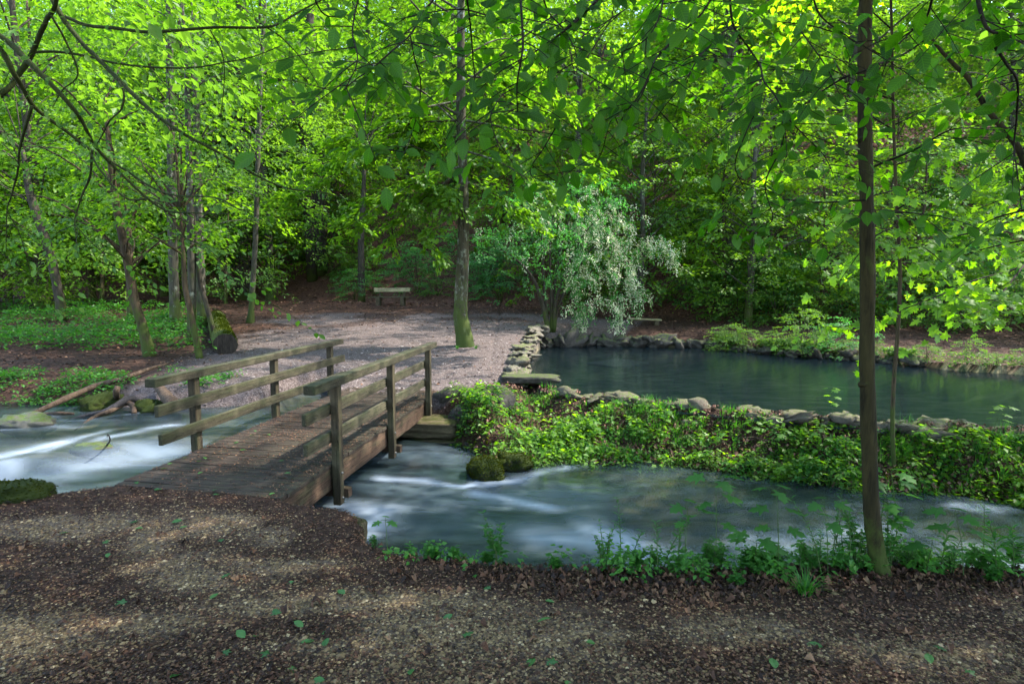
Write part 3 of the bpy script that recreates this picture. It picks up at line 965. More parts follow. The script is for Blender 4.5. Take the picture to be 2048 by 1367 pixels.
def rock(name, loc, size, mat, label, cat='rock', rz=0.0, seed=1, rough=0.35, block=0.0, group=None, tilt=(0, 0), parent=None, sub=3):
    me = rock_mesh(name, mat, seed, sub, rough, block)
    o = link(name, me, parent, loc, (tilt[0], tilt[1], rz), size)
    if parent is None:
        tag(o, label, cat, group)
    return o


def tufts(r, loc, size, n, leaf, mat, parent, name='moss'):
    """a thin mat of short moss fronds over a rock's upper side"""
    a = r.normal(0, 1, (n, 3))
    a[:, 2] = np.abs(a[:, 2]) * 0.8 + 0.1
    a = unit(a)
    p = a * np.asarray(size) * 1.0
    d = a + r.normal(0, 0.8, (n, 3))
    nn = r.normal(0, 1, (n, 3))
    me = leaves_mesh(name, T_FAR, p, d, nn, leaf * r.uniform(0.6, 1.3, n), r.random(n), mat)
    o = link(name, me, parent)
    o['kind'] = 'stuff'
    return o


def rock_px(px, py, sz, mat, label, zoff=0.0, water_z=None, **k):
    p = ground_hit(px, py) if water_z is None else at_height(px, py, water_z)
    nm = k.pop('name', 'rock')
    o = rock(nm, p + np.array((0, 0, zoff)), sz, mat, label, sub=4, **k)
    if nm == 'mossy_rock':
        rr = np.random.default_rng(k.get('seed', 1))
        vs = np.array([v.co[:] for v in o.data.vertices])
        vs = vs[vs[:, 2] > -0.25]
        q = vs[rr.integers(0, len(vs), 4200)] * rr.uniform(0.985, 1.025, (4200, 1))
        sc_ = 0.022 / max(sz)
        me = leaves_mesh('moss', T_FAR, q, unit(q) + rr.normal(0, 0.9, q.shape), rr.normal(0, 1, q.shape), sc_ * rr.uniform(0.5, 1.3, 4200), np.clip(fbm(q[:, 0] * 2, q[:, 1] * 2 + q[:, 2], 5) * 1.6 - 0.3 + rr.normal(0, .15, 4200), 0, 1), M['moss'])
        mo_ = link('moss', me, o)
        mo_['kind'] = 'stuff'
    return o, p


rock_px(52, 852, (0.42, 0.24, 0.22), M['stone_wet'], 'wet lichened rock under the long dead branch in the stream', water_z=-0.33, seed=3, rz=0.2)
rock_px(190, 897, (0.28, 0.17, 0.10), M['stone_wet'], 'flat dark rock with a bare twig standing in white water', water_z=-0.38, seed=5, rz=0.3)
rock_px(112, 930, (0.20, 0.13, 0.11), M['stone_wet'], 'small smooth wet rock parting the rapids upstream of the bridge', water_z=-0.5, seed=6, rz=0.3)
for px, py, s, lab, sd in ((20, 792, 0.34, 'mossy boulder at the far waterline, farthest from the bridge', 11), (82, 797, 0.42, 'large mossy boulder with ferny herbs at the far waterline', 12),
                           (155, 796, 0.34, 'mossy boulder under green herbs behind the long dead branch', 13), (210, 812, 0.40, 'low mossy rock beside the dark curved branch', 14),
                           (300, 818, 0.30, 'bright mossy rock under the end of the left handrail', 15), (265, 806, 0.18, 'small mossy stone between two moss covered rocks at the waterline', 16)):
    o, p = rock_px(px, py, (s * 1.25, s * 0.8, s * 0.62), M['stone_mossy'], lab, water_z=-0.32, seed=sd, rz=sd, name='mossy_rock', cat='rock')
for px, py, sz, lab, sd in ((12, 992, (0.36, 0.24, 0.16), 'moss cushioned rock on the near bank at the photo\'s edge', 18), (108, 986, (0.22, 0.10, 0.06), 'thin mossy stone on the near bank edge', 19)):
    o, p = rock_px(px, py, sz, M['stone_mossy'], lab, seed=sd, name='mossy_rock', cat='rock')
for k, (px, py, s, lab) in enumerate(((975, 948, (0.24, 0.20, 0.20), 'rounded mossy rock standing in the stream below the plant covered bank'),
                                      (1030, 932, (0.26, 0.20, 0.17), 'mossy rock tucked behind the rounded one at the bank'))):
    rock_px(px, py, s, M['stone_mossy'], lab, water_z=-0.68, zoff=0.03, seed=31 + k, name='mossy_rock', rough=0.28, block=0.15)

# abutments
ab = thing('bridge_abutment', (-1.75, 10.1, -0.75), 'stone block abutment carrying the far end of the footbridge', 'abutment')
abl = np.asarray(ab.location)
for nm, c, sz, sd in (('stone_block', (-1.93, 10.48, -0.460), (0.96, 0.52, 0.165), 41), ('stone_block', (-1.90, 10.46, -0.725), (1.00, 0.54, 0.095), 42)):
    rock(nm, np.array(c) - abl, sz, M['stone_abutment'], None, seed=sd, rough=0.10, block=0.9, parent=ab, rz=-0.12, sub=4)
rock('abutment_stone', (-1.42, 4.72, -0.27), (0.15, 0.28, 0.30), M['stone_abutment'], 'squared mossy stone at the near bank corner beside the bridge end', 'stone', seed=44, rough=0.13, block=1.0, rz=0.1, sub=4)
for k, (px, py, d, s, lab) in enumerate(((905, 800, 10.9, (0.34, 0.3, 0.24), 'rough limestone boulder beside the far end of the bridge'),
                                         (940, 850, 10.3, (0.32, 0.3, 0.34), 'dark mossy boulder in the bank next to the abutment blocks'),
                                         (985, 815, 10.7, (0.42, 0.35, 0.3), 'large grey boulder half hidden by plants at the gravel edge'),
                                         (960, 895, 9.8, (0.26, 0.22, 0.16), 'low dark stone in the shaded hollow beside the abutment'))):
    rock('boulder', at_depth(px, py, d), s, M['stone_dark'], lab, seed=50 + k, rz=k, rough=0.4, block=0.3)

# pond rim: every stone on its own
sl0 = at_height(1062, 757, 0.10)
rock('stone_slab', sl0, (0.60, 0.26, 0.075), M['stone_dark'], 'flat dark stone slab bridging the corner of the pond', 'stone slab', rz=-0.12, seed=58, rough=0.13, block=1.0, sub=4)
slab = MB()
s1 = at_height(1236, 724, POND_Z)
slab.box((0, 0, 0), X, Y, UP, 0.70, 0.55, 0.03, 0.01)
tag(link('stone_slab', slab.mesh('stone_slab', M['slab_pale'], smooth=False), None, s1 + np.array((0, 0, -0.036)), (0, 0, 0.7)), 'pale square slab lying just under the pond surface', 'stone slab')
wall = thing('pond_edge_wall', (0.3, 14.0, 0.0), 'line of pale limestone blocks edging the gravel by the pond corner', 'stone edging')
wl = np.asarray(wall.location)
for k, (x, y) in enumerate(((0.10, 12.6), (0.12, 13.3), (0.20, 14.1), (0.28, 15.0), (0.38, 16.0), (0.48, 17.0), (0.62, 18.2), (0.78, 19.3), (0.95, 20.2))):
    rock('stone', np.array((x, y, float(terrain(x - 0.5, y)) + 0.0)) - wl, (0.24 + 0.05 * math.sin(k * 5), 0.46 + 0.12 * math.sin(k * 3), 0.13 + 0.04 * math.sin(k * 4)), M['stone' if k % 2 else 'stone_pale'], None, seed=60 + k, rz=0.25 * math.sin(k * 7), rough=0.6, block=0.35, parent=wall, sub=4)
wall = thing('far_pond_wall', (5.0, 20.6, 0.0), 'low dark rubble wall along the far side of the pond', 'stone wall')
wl = np.asarray(wall.location)
rim = [rock_mesh('stone', M['stone_dark'], 80 + k, 3, 0.75, 0.25) for k in range(5)]
rx = 1.0
k = 0
while rx < 11.0:
    ry = np.interp(rx, PFX, PFY)
    w = rng.uniform(0.12, 0.34) * (1.0 if rx < 6.2 else 0.7)
    link('stone', rim[k % 5], wall, np.array((rx, ry - 0.02 + rng.normal(0, 0.05), POND_Z + 0.10 + rng.normal(0, 0.03))) - wl, (rng.normal(0, 0.35), rng.normal(0, 0.35), rng.random() * 6), (w * 1.2, w * 0.85, w * rng.uniform(0.45, 0.8)))
    rx += w * 1.35
    k += 1
wall = thing('near_pond_wall', (3.0, 9.8, 0.0), 'broken row of pale rough stones along the near pond edge above the bank plants', 'stone wall')
wl = np.asarray(wall.location)
rim2 = [rock_mesh('stone', M['stone_pale'], 90 + k, 3, 0.85, 0.2) for k in range(5)]
rx, k = 0.85, 0
while rx < 8.6:
    ry = np.interp(rx, PNX, PNY)
    ang_ = math.atan2(np.interp(rx + 0.2, PNX, PNY) - np.interp(rx - 0.2, PNX, PNY), 0.4)
    w = rng.uniform(0.07, 0.19)
    if rng.random() < 0.94:
        link('stone', rim2[k % 5], wall, np.array((rx, ry - 0.05 + rng.normal(0, 0.045), POND_Z + 0.035 + rng.normal(0, 0.022))) - wl, (rng.normal(0, 0.2), rng.normal(0, 0.15), ang_ + rng.normal(0, 0.35) + math.pi * (k % 2)),
             (w * 1.6, w * rng.uniform(0.8, 1.1), w * rng.uniform(0.35, 0.75)))
    rx += w * 1.75
    k += 1
for px, py, s, lab in ((1385, 850, 0.12, 'grey stone face showing between plants below the pond wall'), (1555, 850, 0.15, 'pale upright stone under the pond wall among grass')):
    p = ground_hit(px, py) + np.array((0, 0.1, -0.03))
    rock('stone', p, (s * 1.2, s * 0.8, s), M['stone_pale'], lab, 'stone', seed=int(px), rough=0.3, block=0.5)

# ------------------------------------------------------------------ ground litter and gravel (nobody could count them)


def scatter_rect(n, x0, x1, y0, y1, seed):
    r = np.random.default_rng(seed)
    return r, r.uniform(x0, x1, n), r.uniform(y0, y1, n)


def frustum(n, y0, y1, seed, power=0.6, wide=0.98):
    """points on the ground ahead of the camera, denser close by"""
    r = np.random.default_rng(seed)
    y = y0 + (y1 - y0) * r.random(n) ** (1 / power)
    y = y0 + (y1 - y0) * (r.random(n)) ** 1.25
    x = r.uniform(-1, 1, n) * y * wide
    return r, x, y


PEB = (np.array([(1, 0, 0.1), (0.3, 0.9, 0), (-0.9, 0.4, 0.15), (-0.6, -0.8, 0), (0.5, -0.7, 0.1), (0.05, 0.05, 0.55)]), np.array([(0, 1, 5), (1, 2, 5), (2, 3, 5), (3, 4, 5), (4, 0, 5)]))
r, x, y = frustum(150000, 2.1, 5.6, 101)
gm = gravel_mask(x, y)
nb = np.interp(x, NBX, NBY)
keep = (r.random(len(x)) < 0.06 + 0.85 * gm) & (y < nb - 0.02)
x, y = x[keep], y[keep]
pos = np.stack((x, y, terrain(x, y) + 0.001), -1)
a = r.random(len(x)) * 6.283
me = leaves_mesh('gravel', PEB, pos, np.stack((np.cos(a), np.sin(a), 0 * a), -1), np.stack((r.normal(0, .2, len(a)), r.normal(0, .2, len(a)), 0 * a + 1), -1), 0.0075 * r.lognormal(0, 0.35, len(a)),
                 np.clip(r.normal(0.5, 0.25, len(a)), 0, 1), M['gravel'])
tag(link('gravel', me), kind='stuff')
r, x, y = frustum(90000, 8.5, 24.0, 103, wide=0.62)
gm = gravel_mask(x, y)
keep = (r.random(len(x)) < 0.6 * gm) & (bed_mask(x, y) < 0.3)
x, y = x[keep], y[keep]
pos = np.stack((x, y, terrain(x, y) + 0.002), -1)
a = r.random(len(x)) * 6.283
me = leaves_mesh('gravel', PEB, pos, np.stack((np.cos(a), np.sin(a), 0 * a), -1), np.stack((r.normal(0, .2, len(a)), r.normal(0, .2, len(a)), 0 * a + 1), -1), 0.014 * r.lognormal(0, 0.4, len(a)),
                 np.clip(r.normal(0.6, 0.25, len(a)), 0, 1), M['gravel_far'])
tag(link('gravel', me), kind='stuff')


def litter(name, r, x, y, size, mat, z=None, lift=0.004, tilt=0.35, tpl=None):
    zz = terrain(x, y) if z is None else z
    a = r.random(len(x)) * 6.283
    pos = np.stack((x, y, zz + lift + np.abs(r.normal(0, lift, len(x)))), -1)
    n = np.stack((r.normal(0, tilt, len(a)), r.normal(0, tilt, len(a)), 0 * a + 1), -1)
    me = leaves_mesh(name, tpl or T_FAR, pos, np.stack((np.cos(a), np.sin(a), r.normal(0, .15, len(a))), -1), n, size * r.uniform(0.5, 1.4, len(a)), r.random(len(a)) ** 1.3, mat)
    return tag(link(name, me), kind='stuff')


# humus crumbs over the near path, larger dead leaves by the bank edge
r, x, y = frustum(110000, 2.1, 5.8, 105)
gm = gravel_mask(x, y)
nb = np.interp(x, NBX, NBY)
keep = (r.random(len(x)) < 0.80 - 0.70 * gm) & (y < nb + 0.1)
litter('leaf_litter', r, x[keep], y[keep], 0.020, M['litter'])
r, x, y = frustum(26000, 2.6, 5.6, 106)
nb = np.interp(x, NBX, NBY)
keep = (r.random(len(x)) < 0.015 + 0.97 * 0.75 * np.exp(-((nb - 0.16 - y) / 0.22) ** 2) * sstep(-1.2, 0.8, x)) & (y < nb + 0.12)
litter('leaf_litter', r, x[keep], y[keep], 0.050, M['litter'], lift=0.008, tilt=0.4, tpl=T_DEAD)
r = np.random.default_rng(108)
x, y = r.uniform(-30, 22, 60000), r.uniform(10.5, 32, 60000)
keep = (np.abs(x) < y * 0.95 + 1) & (bed_mask(x, y) < 0.2) & (r.random(60000) < 0.75 - 0.6 * gravel_mask(x, y)) & ~((x > 0.2) & (y < np.interp(x, PFX, PFY) + 0.2)) & (y > np.interp(x, FWX, FWY) + 0.2)
litter('leaf_litter', r, x[keep], y[keep], 0.075, M['litter'], lift=0.01, tilt=0.4)
r = np.random.default_rng(109)
x, y = r.uniform(-34, 30, 70000), r.uniform(21, 48, 70000)
keep = (np.abs(x) < y * 0.95) & (hill_mask(x, y) > r.random(70000))
litter('leaf_litter', r, x[keep], y[keep], 0.13, M['litter_red'], lift=0.015, tilt=0.5)
# debris lying on the deck, thickest along its open edges
r = np.random.default_rng(110)
s, w = r.random(20000) * BL, r.random(20000)
keep = r.random(20000) < 0.16 + 0.8 * np.exp(-(w / 0.09) ** 2) * (s > 0.6) + 0.15 * np.exp(-((w - 1) / 0.12) ** 2) + 0.45 * sstep(0.45, 0.62, fbm(s * 1.3, w * 3, 115))
s, w = s[keep], w[keep]
pp = E0 + s[:, None] * bdir + w[:, None] * WV
litter('deck_litter', r, pp[:, 0], pp[:, 1], 0.023, M['litter'], z=np.full(len(s), 0.004), lift=0.004, tilt=0.3)

# single green leaves blown down on the path and the deck
leaf_me = {}
for k in range(3):
    r = np.random.default_rng(200 + k)
    leaf_me[k] = leaves_mesh('fallen_leaf', T_MAPLE if k == 0 else T_BEECH, np.zeros((1, 3)), np.array([(1.0, 0, 0)]), np.array([(0.1, 0.15, 1.0)]), 1.0, [0.3 + 0.25 * k], M['leaf_fallen'])
GL = [(250, 1205), (490, 1280), (510, 1278), (555, 1232), (607, 1258), (600, 1290), (453, 1305), (652, 1297), (660, 1265), (590, 1340), (690, 1192), (905, 1232), (928, 1275), (1058, 1338), (1074, 1248), (1110, 1325),
      (1090, 1205), (420, 1202), (210, 1085), (270, 1060), (375, 1055), (440, 1085), (118, 1070), (215, 1118), (273, 1045), (365, 1043), (590, 1168), (445, 1157), (318, 982), (312, 982), (432, 992), (340, 1360), (1127, 1365),
      (980, 1178), (1190, 1290), (1646, 1298), (1872, 1296), (1550, 1342), (1862, 1332), (1935, 1352), (820, 1355), (650, 1365), (530, 1308)]
for i, (px, py) in enumerate(GL):
    p = ground_hit(px, py)
    o = link('fallen_leaf', leaf_me[i % 3], None, p + np.array((0, 0, 0.016)), (rng.normal(0, 0.2), rng.normal(0, 0.2), rng.random() * 6.28), rng.uniform(0.06, 0.085) * (0.75 if i % 3 == 0 else 1))
    tag(o, 'small fresh green leaf fallen flat on the brown gravel path', 'leaf', 'green leaves fallen on the near path')
for i, (px, py) in enumerate([(273, 963), (405, 943), (320, 938), (370, 915), (392, 922), (407, 913), (470, 885), (500, 870), (480, 900), (560, 920), (582, 945), (550, 985), (510, 860), (535, 868), (345, 925), (425, 980)]):
    p = at_height(px, py, 0.012)
    o = link('fallen_leaf', leaf_me[i % 3], None, p, (rng.normal(0, 0.15), rng.normal(0, 0.15), rng.random() * 6.28), rng.uniform(0.06, 0.085) * (0.75 if i % 3 == 0 else 1))
    tag(o, 'small fresh green leaf fallen flat on the bridge deck planks', 'leaf', 'green leaves fallen on the bridge deck')

# ------------------------------------------------------------------ bench, plank seat, log, dead wood
bp = ground_hit(782, 611)
bench = thing('bench', bp, 'weathered wooden bench with one pale backrest board at the foot of the slope', 'bench')
bench.rotation_euler = (0, 0, -0.10)
wz = 0.92
for nm, c, h, mt in (('backrest', (0, 0.20, 0.78), (wz, 0.022, 0.10), 'wood_bench'), ('seat', (0, -0.10, 0.42), (wz + 0.03, 0.07, 0.022), 'wood_rail'), ('seat', (0, 0.06, 0.42), (wz + 0.03, 0.07, 0.022), 'wood_rail')):
    mb = MB()
    mb.box((0, 0, 0), X, Y, UP, *h, 0.008)
    link(nm, mb.mesh(nm, M[mt], smooth=False), bench, c, (-0.15 if nm == 'backrest' else 0, 0, 0))
for sx_ in (-0.62, 0.62):
    mb = MB()
    mb.box((sx_, -0.02, 0.19), X, Y, UP, 0.10, 0.17, 0.205, 0.01)
    link('leg', mb.mesh('leg', M['wood_post'], smooth=False), bench)
    mb = MB()
    mb.box((sx_, 0.215, 0.52), X, unit(np.array((0, 1, -0.15))), unit(np.array((0, 0.15, 1))), 0.04, 0.022, 0.34, 0.006)
    link('back_support', mb.mesh('back_support', M['wood_post'], smooth=False), bench)
pp = ground_hit(1288, 650)
seat = thing('plank_seat', pp, 'low backless plank seat with mossy top beyond the far pond wall', 'bench')
mb = MB()
mb.box((0, 0, 0.24), X, Y, UP, 0.68, 0.11, 0.035, 0.008)
link('plank', mb.mesh('plank', M['wood_bench'], smooth=False), seat, rot=(0, 0.045, 0))
for sx_ in (-0.5, 0.5):
    mb = MB()
    mb.box((sx_, 0, 0.09), X, Y, UP, 0.09, 0.09, 0.12, 0.01)
    link('support', mb.mesh('support', M['wood_post'], smooth=False), seat)

l0, l1 = ground_hit(452, 708), ground_hit(446, 650)
lg = thing('fallen_log', l0, 'thick mossy log lying end-on behind the left handrail', 'log')
lr = 0.30
q0, q1 = np.array((0, 0, lr * 0.85)), np.array((l1 - l0)) * 1.0 + np.array((-0.25, 0, lr * 0.85))
mb = MB()
mb.tube([q0 + (q1 - q0) * t for t in np.linspace(0, 1, 12)], [lr * (1 + 0.06 * math.sin(k * 2.1)) for k in range(12)], 18, 0.10, 0, cap=False)
link('trunk', mb.mesh('trunk', M['log']), lg)
mb = MB()
dd = unit(q1 - q0)
mb.tube([q0 - dd * 0.002, q0 + dd * 0.05], [lr * 0.985, lr * 0.97], 18, 0.08, 0)
link('sawn_end', mb.mesh('sawn_end', M['log_end'], smooth=False), lg)
t_ = rng.random(5000)
ang = rng.normal(0.35, 0.55, 5000)
perp = np.cross(dd, UP)
pos = q0 + t_[:, None] * (q1 - q0) + lr * 1.02 * (np.sin(ang)[:, None] * perp + np.cos(ang)[:, None] * UP)
mo = link('moss', leaves_mesh('moss', T_FAR, pos, rng.normal(0, 1, (5000, 3)) + UP, rng.normal(0, 1, (5000, 3)), 0.034 * rng.uniform(.5, 1.3, 5000), 0.6 * rng.random(5000), M['moss']), lg)
mo['kind'] = 'stuff'


def dead_branch(name, pts, rad, mat, label, cat='branch', twigs=()):
    pts = [np.asarray(p, float) for p in pts]
    o = thing(name, pts[0], label, cat)
    mb = MB()
    mb.tube(pts, rad, 8, 0.15, 6)
    for tw, tr in twigs:
        mb.tube(tw, tr, 6, 0.1, 6)
    me = mb.mesh('stem', M[mat], pts[0])
    bpy.data.objects.remove(o)
    o = link(name, me, None, pts[0])
    return tag(o, label, cat)


W_ = lambda px, py, z: at_height(px, py, z)
dead_branch('dead_branch', [W_(8, 850, -0.30), W_(60, 829, -0.20), W_(120, 802, -0.06)] + [ground_hit(px, py, 0.04) + np.array((0, -0.05, 0.10)) for px, py in ((190, 782), (250, 765), (300, 746), (342, 733))], [0.02, 0.045, 0.055, 0.058, 0.05, 0.042, 0.02], 'driftwood',
            'long bare dead branch sloping from the bank into the stream')
dead_branch('dead_branch', [W_(236, 772, 0.16), W_(232, 786, 0.02), W_(236, 800, -0.25), W_(252, 808, -0.28)], [0.05, 0.055, 0.05, 0.035], 'driftwood', 'short crooked pale branch hanging from the long dead branch')
dead_branch('dead_branch', [W_(286, 804, -0.22), W_(262, 797, -0.12), W_(240, 806, -0.15), W_(212, 822, -0.25), W_(165, 832, -0.32), W_(110, 850, -0.36)], [0.05, 0.065, 0.06, 0.05, 0.03, 0.012], 'driftwood_dark',
            'dark wet curved branch lying in the stream')
dead_branch('dead_branch', [W_(268, 827, -0.33), W_(266, 812, -0.22), W_(250, 806, -0.18), W_(220, 822, -0.25), W_(190, 832, -0.30), W_(150, 860, -0.36)], [0.045, 0.045, 0.05, 0.045, 0.03, 0.012], 'driftwood',
            'forked brown branch under the dark curved one in the stream')
dead_branch('dead_branch', [W_(85, 828, -0.32), W_(120, 826, -0.29), W_(148, 827, -0.31)], [0.03, 0.04, 0.02], 'driftwood', 'short straight stick floating by the wet lichened rock')
dead_branch('dead_branch', [W_(313, 768, 0.10), W_(328, 786, -0.02), W_(348, 812, -0.18)], [0.09, 0.10, 0.13], 'driftwood', 'split bark slab leaning on the bank under the left handrail')
dead_branch('bare_twig', [W_(212, 892, -0.34), W_(220, 880, -0.2), W_(216, 868, -0.06), W_(214, 875, -0.12)], [0.012, 0.009, 0.007, 0.004], 'driftwood_dark', 'thin bare twig sticking up from the flat dark rock', 'twig')

def px_of(x, y, z):
    v = Matrix(((1, 0, 0), (0, CT, -ST), (0, ST, CT))) @ Vector((float(x), float(y), float(z) - CAMZ))
    return 1024 + FPX * v[0] / v[1], 683.5 - FPX * v[2] / v[1]


def spot_on_slope(x, y, z):
    px = px_of(x, y, z)[0]
    for lim, txt in ((120, 'far to the left behind the mossy boughs'), (320, 'behind the leaning mossy trunk'), (480, 'behind the big mossy log'), (640, 'left of the bench'), (830, 'above the bench'), (1000, 'behind the lone tree'),
                     (1240, 'behind the hawthorn'), (1420, 'above the plank seat'), (1640, 'above the far pond bank'), (1850, 'behind the slim beech and maple pole')):
        if px < lim:
            return txt
    return 'behind the maple bough at the right'


for (a_, b_, lab) in (((1905, 905), (2000, 880), 'pale dry stick lying on the far stream bank near the photo edge'), ((1470, 880), (1560, 905), 'thin brown stick tangled among seedlings on the far bank'), ((1130, 905), (1180, 890), 'short dry twig on the bank above the first ripples')):
    p0, p1 = ground_hit(*a_), ground_hit(*b_)
    dead_branch('dead_stick', [p0 + np.array((0, 0, 0.03)), (p0 + p1) / 2 + np.array((0, 0, 0.14)), p1 + np.array((0, 0, 0.10))], [0.012, 0.010, 0.005], 'driftwood', lab, 'stick')

# ------------------------------------------------------------------ trees
CROWN = []
for k in range(6):
    r = np.random.default_rng(300 + k)
    base, d = crown_sprays(r, 2.2, 14.5, 4.2, 210, 0.22, 0.35)
    p, ld, ln, sz, ti = sprays(r, base, d, r.uniform(1.1, 2.1, 210), r.uniform(0.5, 0.9, 210), 46, 0.21)
    CROWN.append((leaves_mesh('crown', T_FAR, p, ld, ln, sz, ti, M['leaf_far' if k % 2 else 'leaf_yellow']), base))
TRUNK = []
for k in range(6):
    r = np.random.default_rng(330 + k)
    b = CROWN[k][1]
    mb = MB()
    ax = np.array([(0.35 * math.sin(z * 0.35 + k) * z / 12, 0.3 * math.cos(z * 0.3 + k) * z / 12, z) for z in np.linspace(-0.6, 13.5, 12)])
    mb.tube(ax, np.interp(ax[:, 2], [-0.6, 0.0, 0.6, 13.5], [0.34, 0.27, 0.20, 0.05]), 10, 0.06, 2)
    tat = lambda z, ax=ax: np.array([np.interp(z, ax[:, 2], ax[:, i]) for i in range(3)])
    limb_tubes(mb, r, b, tat, 26, 0.05, 4)
    TRUNK.append(mb.mesh('trunk', M[('bark_grey', 'bark_brown', 'bark_dark')[k % 3]]))

# trees on the hill: alike from here
r = np.random.default_rng(350)
spots = [(-22, 27, 0), (-27, 24, 0), (-30, 31, 0), (-17.5, 31.0, 0), (-35, 27, 0), (-24, 33, 0)]
for row, (yy, gap) in enumerate(((33, 5.5), (37.5, 5.0), (42, 5.0), (48, 5.5), (55, 6.0), (63, 6.0), (72, 6.0), (82, 7.0))):
    w = yy * 1.05
    for xx in np.arange(-w, w, gap):
        if xx > 2 and row < 4 and r.random() < 0.62:
            continue
        spots.append((xx + r.normal(0, 1.0), yy + r.normal(0, 1.2) - 0.12 * xx, row))
for xx, yy, row in spots:
    if -11 < xx < 4 and yy < (36 if xx > -1 else 41):
        continue
    k = int(r.integers(6))
    s = r.uniform(0.85, 1.25)
    z = float(terrain(xx, yy))
    t = thing('hillside_tree', (xx, yy, z - 0.1), '%s-trunked leafy tree %s %s' % (('grey', 'brown', 'dark')[k % 3], 'low on the slope' if row == 0 else 'halfway up the slope' if row < 3 else 'high on the slope', spot_on_slope(xx, yy, z)), 'tree', 'trees on the wooded slope')
    t.rotation_euler = (0, 0, r.random() * 6.28)
    t.scale = (s, s, s * r.uniform(1.0, 1.3))
    link('trunk', TRUNK[k], t)
    link('crown', CROWN[k][0], t)

# tall trees added round the viewer, out of view, to shade the near bank
TALL = []
for k in range(2):
    r = np.random.default_rng(360 + k)
    base, d = crown_sprays(r, 6.8, 15.0, 4.6, 240, 0.15, 0.2)
    p, ld, ln, sz, ti = sprays(r, base, d, r.uniform(1.0, 1.9, 240), r.uniform(0.5, 0.9, 240), 44, 0.19)
    mb = MB()
    ax = np.array([(0.2 * math.sin(z * 0.3 + k), 0.2 * math.cos(z * 0.3), z) for z in np.linspace(-0.5, 14, 10)])
    mb.tube(ax, np.interp(ax[:, 2], [-0.5, 0.5, 14], [0.3, 0.2, 0.05]), 10, 0.06, 2)
    limb_tubes(mb, r, base, lambda z, ax=ax: np.array([np.interp(z, ax[:, 2], ax[:, i]) for i in range(3)]), 24, 0.05, 4)
    TALL.append((leaves_mesh('crown', T_FAR, p, ld, ln, sz, ti, M['leaf_far']), mb.mesh('trunk', M['bark_grey'])))
for k, (xx, yy, s) in enumerate(((6.6, 2.6, 1.0), (3.4, -2.2, 1.0), (9.5, -1.0, 1.1), (-3.2, -2.0, 0.95), (12.6, 4.6, 1.0), (-8.6, 1.0, 1.0), (7.7, 4.5, 1.1), (0.5, -6.5, 1.1))):
    t = thing('shade_tree', (xx, yy, float(terrain(xx, yy)) - 0.1), 'unseen tall leafy tree added to shade the near bank', 'tree', 'unseen trees added to shade the near bank')
    t.rotation_euler = (0, 0, k * 1.3)
    t.scale = (s, s, s)
    link('trunk', TALL[k % 2][1], t)
    link('crown', TALL[k % 2][0], t)

for k, (xx, yy, s) in enumerate(((11.5, 31.0, 1.3), (17.0, 30.0, 1.25), (3.5, 29.0, 1.25), (24.0, 27.0, 1.2))):
    t = thing('hillside_tree', (xx, yy, float(terrain(xx, yy)) - 0.1), ('tall tree on the lower slope behind the broad grey trunk', 'tall tree on the lower slope behind the far pond bank', 'tall tree at the slope foot behind the hawthorn', 'tall tree on the lower slope beyond the maple pole')[k], 'tree', 'trees on the wooded slope')
    t.rotation_euler = (0, 0, k * 1.7)
    t.scale = (s, s, s)
    link('trunk', TALL[k % 2][1], t)
    link('crown', TALL[k % 2][0], t)

# bushes of the understorey
BUSH = []
for k in range(4):
    r = np.random.default_rng(370 + k)
    base, d = crown_sprays(r, 0.15, 2.3, 1.25, 85, 0.15, 0.25, 1.0)
    p, ld, ln, sz, ti = sprays(r, base, d, r.uniform(0.4, 0.8, 85), r.uniform(0.2, 0.4, 85), 34, 0.095, flat=0.4)
    mb = MB()
    for j in range(9):
        a = j * 0.7 + k
        e = base[(j * 9) % 85]
        mb.tube([(0.08 * math.cos(a), 0.08 * math.sin(a), -0.1), e * 0.5 + np.array((0, 0, 0.2)), e], [0.02, 0.014, 0.004], 5, 0, 4)
    BUSH.append((leaves_mesh('foliage', T_FAR, p, ld, ln, sz, ti, M[('leaf_cool', 'leaf_far')[k % 2]]), mb.mesh('stem', M['bark_dark'])))


def bush(px, py, s, label, group=None, k=None, xy=None):
    p = ground_hit(px, py) if xy is None else np.array((xy[0], xy[1], float(terrain(*xy))))
    k = int(rng.integers(4)) if k is None else k
    t = thing('bush', p, label, 'bush', group)
    t.rotation_euler = (0, 0, rng.random() * 6.28)
    t.scale = (s, s, s * rng.uniform(0.8, 1.1))
    link('stem', BUSH[k][1], t)
    link('foliage', BUSH[k][0], t)
    return t


for px, py, s, lab in ((715, 585, 0.9, 'dark green bush on the leafy slope just behind the bench'), (835, 585, 0.95, 'fresh green bush behind the bench toward the lone trunk'),
                       (1000, 600, 1.1, 'green bush on the slope between the lone trunk and the blossoming hawthorn'), (965, 590, 0.9, 'loose green bush right behind the lone trunk'),
                       (1390, 610, 0.8, 'dark small bush at the slope foot beyond the plank seat'), (1480, 640, 1.25, 'pale green bush at the slope foot behind the pond'),
                       (1560, 620, 1.3, 'bushy green shrub on the slope behind the pale bush'), (1455, 700, 0.45, 'small green bush on the far pond wall'),
                       (1600, 700, 0.55, 'round bright bush on the far pond bank'), (1690, 710, 0.55, 'yellowish bush on the far pond bank beside the slim trunk')):
    bush(px, py, s, lab)
for k in range(16):
    xx = 11.0 + 1.05 * k + rng.normal(0, 0.6)
    yy = np.interp(xx, HFX, HFY) - 1.0 + rng.normal(0, 1.0) + (k % 3) * 1.6
    bush(0, 0, rng.uniform(0.9, 1.5), 'leafy bush of the thicket beyond the pond, ' + spot_on_slope(xx, yy, 1.0), 'bushes of the thicket beyond the pond', xy=(xx, yy))
